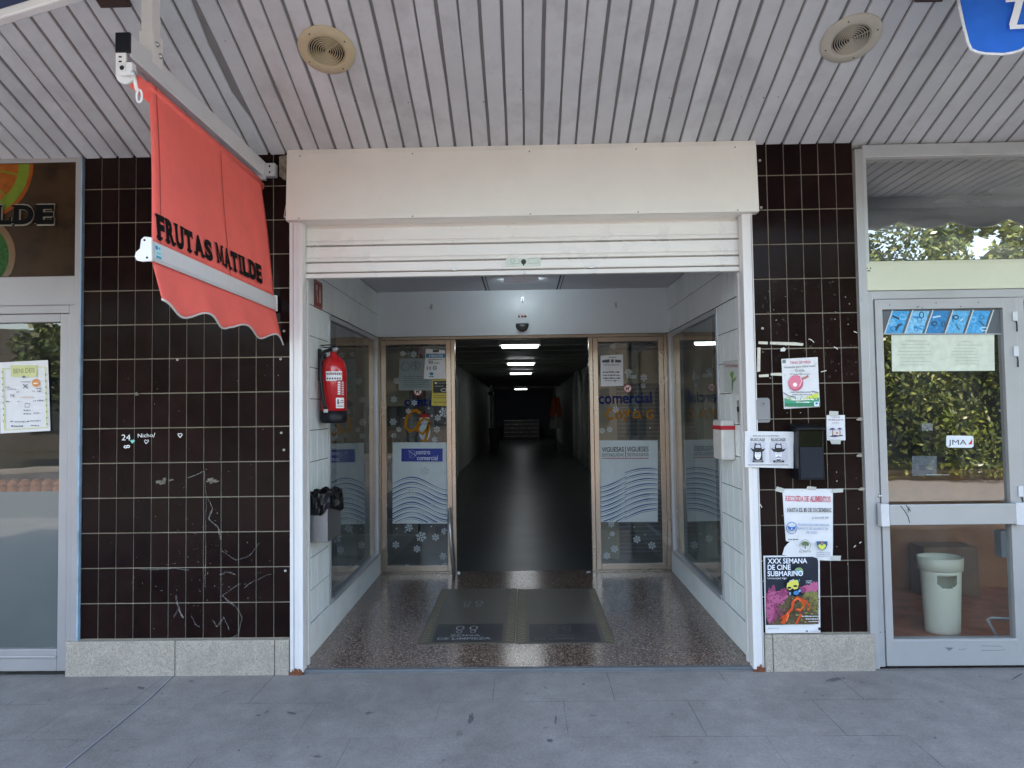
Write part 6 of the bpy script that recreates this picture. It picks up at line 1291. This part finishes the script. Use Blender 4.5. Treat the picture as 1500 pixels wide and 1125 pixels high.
b.tube([p+Vector((0, -.002, 0)) for p in eb], .0055, mat('white_edging', (.7, .72, .76), .8, var=.15, scale=60), 6); b.build('edging', vb)
d = wallD(Yv-.016); d.line([(1473, 1), (1515, -2)], 5, ink('dfe3ea')); d.line([(1494, -2), (1489, 18), (1483, 38)], 11, ink('dfe3ea')); d.line([(1479, 40), (1515, 38)], 6, ink('dfe3ea')); d.build('lettering', vb)
b = MB(); b.tube([W(1395, -62, Yv), W(1660, -66, Yv)], .012, rail_white, 10); b.build('support_rod', t)
t = thing('awning_front_bar', 'white front bar of a folded navy awning at the soffit edge', 'awning', (-2.2, -1.6, 3.3)); Ya = -1.55
b = MB()
p0, p1 = W(-60, 49, Ya), W(120, -6, Ya+.0); up = Vector((0, 0, 1)); dr_ = (p1-p0).normalized(); b.obox((p0+p1)/2+Vector((0, 0, .012)), dr_*(p1-p0).length/2, (0, .02, 0), dr_.cross(Vector((0, 1, 0)))*.017, rail_white); b.build('bar', t, bevel=.006)
b = MB(); b.add([p0+Vector((0, -.01, .03)), p1+Vector((0, -.01, .03)), p1+Vector((0, -.12, .4)), p0+Vector((0, -.12, .4))], [(0, 1, 2, 3)], dblue); b.build('canvas', t)

# unseen awning added out of view to darken the left end of the soffit
for xa_, xb_, lab_ in ((-5.5, -1.75, 'unseen navy awning added beyond the soffit edge to shade the slats'), ):
    t = thing('added_shade_awning', lab_, 'awning', ((xa_+xb_)/2, -2.4, 3.0)); b = MB(); b.add([(xa_, -1.62, 3.38), (xb_, -1.62, 3.38), (xb_, -3.2, 2.95), (xa_, -3.2, 2.95), (xb_, -3.22, 2.75), (xa_, -3.22, 2.75)], [(0, 1, 2, 3), (3, 2, 4, 5)], dblue); b.build('canvas', t)
    b = MB(); b.box(xa_, xb_, -3.23, -3.19, 2.93, 2.97, rail_white); b.build('front_bar', t)

# ================================================================== across the street (seen in the glass)
leafm = mat('leaf', (.10, .14, .025), .35, var=.3, scale=2, island=.5); leafm2 = mat('leaf_yellow', (.17, .19, .03), .3, var=.3, island=.5); bark = mat('bark', (.10, .07, .05), .9, var=.3, bump=.5)
def tree(x, y, h, cr, label, seed, m=leafm, N_=5200, zlo=.35):
    r = random.Random(seed); t = thing('tree', label, 'tree', (x, y, 0), 'trees across the street')
    b = MB(); b.tube([(x, y, -.05), (x+.05, y, h*.2), (x-.04, y+.05, h*.42), (x+.05, y, h*.75)], [.17, .13, .1, .03], bark, 10)
    for k in range(7):
        a = r.uniform(0, 2*PI); z0 = h*r.uniform(.25, .55); b.tube([(x, y, z0), (x+math.cos(a)*cr*.4, y+math.sin(a)*cr*.4, z0+h*.12), (x+math.cos(a)*cr*.8, y+math.sin(a)*cr*.8, z0+h*.2)], [.06, .04, .012], bark, 6)
    b.build('trunk', t); b = MB(); cl = []
    for k in range(60):
        while True:
            v = Vector((r.uniform(-1, 1), r.uniform(-1, 1), r.uniform(-1, 1)))
            if v.length < 1: break
        cl.append((Vector((x+v.x*cr, y+v.y*cr, h*(zlo+1)/2+v.z*h*(1-zlo)/2)), r.uniform(.25, .6)))
    vs = []; fs = []
    for i in range(N_):
        c_, rr = r.choice(cl); v = Vector((r.gauss(0, 1), r.gauss(0, 1), r.gauss(0, 1))).normalized()*rr*r.random()**.4
        p = c_+v; s_ = r.uniform(.09, .17); u = Vector((r.gauss(0, 1), r.gauss(0, 1), r.gauss(0, .6))).normalized(); w_ = u.cross(Vector((r.gauss(0, 1), r.gauss(0, 1), r.gauss(0, 1)))).normalized()
        k = len(vs); vs += [p-u*s_, p+w_*s_*.5, p+u*s_, p-w_*s_*.5]; fs.append((k, k+1, k+2, k+3))
    b.add(vs, fs, m); b.build('crown', t)
tree(9.2, -14.5, 6.8, 3.2, 'leafy tree mirrored in the upper glass of the silver door', 1, leafm, 14000, .03)
tree(13.6, -15.5, 7.8, 3.4, 'leafy tree mirrored in the transom window of the key shop', 2, leafm2, 12000, .03)
tree(18.5, -16.5, 8.6, 3.8, 'tall tree farther along the street beyond the key shop', 9, leafm2, 9000, .05)
tree(-12.5, -15.5, 5.8, 2.4, 'leafy tree mirrored in the fruit shop glass', 3, leafm, 5000, .3)
def hedge(x0, x1, y, h, label, seed, N_):
    r = random.Random(seed); t = thing('hedge', label, 'hedge', ((x0+x1)/2, y, 0)); b = MB(); b.box(x0+.3, x1-.3, y-.9, y-.5, 0, h*.78, mat('hedge_core', (.012, .016, .006), .95)); b.build('stem', t); b = MB(); vs = []; fs = []; fs2 = []
    for i in range(N_):
        xx = r.uniform(x0, x1); top = h*(.84+.12*math.sin(xx*1.9)+.06*math.sin(xx*5.3)); z = .05+(top-.05)*r.random()**.8; yy = y-.45+.35*math.sin(xx*2.3+z*1.7)*.6+r.uniform(-.25, .3)
        s_ = r.uniform(.035, .08); u = Vector((r.gauss(0, 1), r.gauss(0, .6), r.gauss(0, 1))).normalized(); w_ = u.cross(Vector((r.gauss(0, 1), r.gauss(0, 1), r.gauss(0, 1)))).normalized(); p = Vector((xx, yy, z)); k = len(vs); vs += [p-u*s_, p+w_*s_*.5, p+u*s_, p-w_*s_*.5]
        (fs if r.random() < .5 else fs2).append((k, k+1, k+2, k+3))
    b.add(vs, fs, leafm); k = b.mi(leafm2)
    for f in fs2: b.f.append(list(f)); b.m.append(k); b.sm.append(False)
    b.build('foliage', t)
hedge(5.0, 17.5, -9.2, 5.6, 'tall sunlit ivy hedge mirrored in the silver door and transom', 21, 56000)
ow = mat('opposite_wall', (.12, .105, .085), .85, var=.1); 
t = thing('opposite_building', 'pale building across the street mirrored in the shop glass', 'building', (0, -24, 0)); b = MB(); b.box(-30, 34, -30, -24, 0, 5.2, ow); b.build('wall', t)
for i in range(16):
    for k in range(2): b = MB(); x = -28+i*3.8; b.box(x, x+1.6, -23.99, -23.9, .9+k*2.3, 2.4+k*2.3, mat('window_dark', (.03, .035, .04), .15)); b.build('window', t)

# ================================================================== light
SUN_EL, SUN_AZ = 60, 25      # from behind the building, so that the frontage is in shade
w = bpy.data.worlds.new('World'); scene.world = w; w.use_nodes = True; nt = w.node_tree; bg = nt.nodes['Background']
sky = nt.nodes.new('ShaderNodeTexSky'); sky.sky_type = 'NISHITA'; sky.sun_disc = False; sky.sun_elevation = math.radians(SUN_EL); sky.sun_rotation = math.radians(SUN_AZ); sky.dust_density = 2
wm = nt.nodes.new('ShaderNodeVectorMath'); wm.operation = 'MULTIPLY'; wm.inputs[1].default_value = (1.12, 1.0, .86)
nt.links.new(sky.outputs[0], wm.inputs[0]); nt.links.new(wm.outputs[0], bg.inputs[0]); bg.inputs[1].default_value = .42
sd_ = bpy.data.lights.new('sun', 'SUN'); sd_.energy = 5; sd_.angle = math.radians(.5); sd_.color = (1, .93, .82); so_ = bpy.data.objects.new('sun', sd_); col.objects.link(so_)
el, az = math.radians(SUN_EL), math.radians(SUN_AZ); sdir = Vector((math.sin(az)*math.cos(el), math.cos(az)*math.cos(el), math.sin(el)))
so_.rotation_euler = sdir.to_track_quat('Z', 'Y').to_euler()
scene.view_settings.view_transform = 'Standard'; scene.view_settings.look = 'None'; scene.view_settings.exposure = 0; scene.view_settings.gamma = 1
scene.cycles.max_bounces = 8; scene.cycles.diffuse_bounces = 4; scene.cycles.glossy_bounces = 4; scene.cycles.transparent_max_bounces = 16; scene.cycles.caustics_reflective = False; scene.cycles.caustics_refractive = False
scene.cycles.use_denoising = True; scene.cycles.film_exposure = 3.75
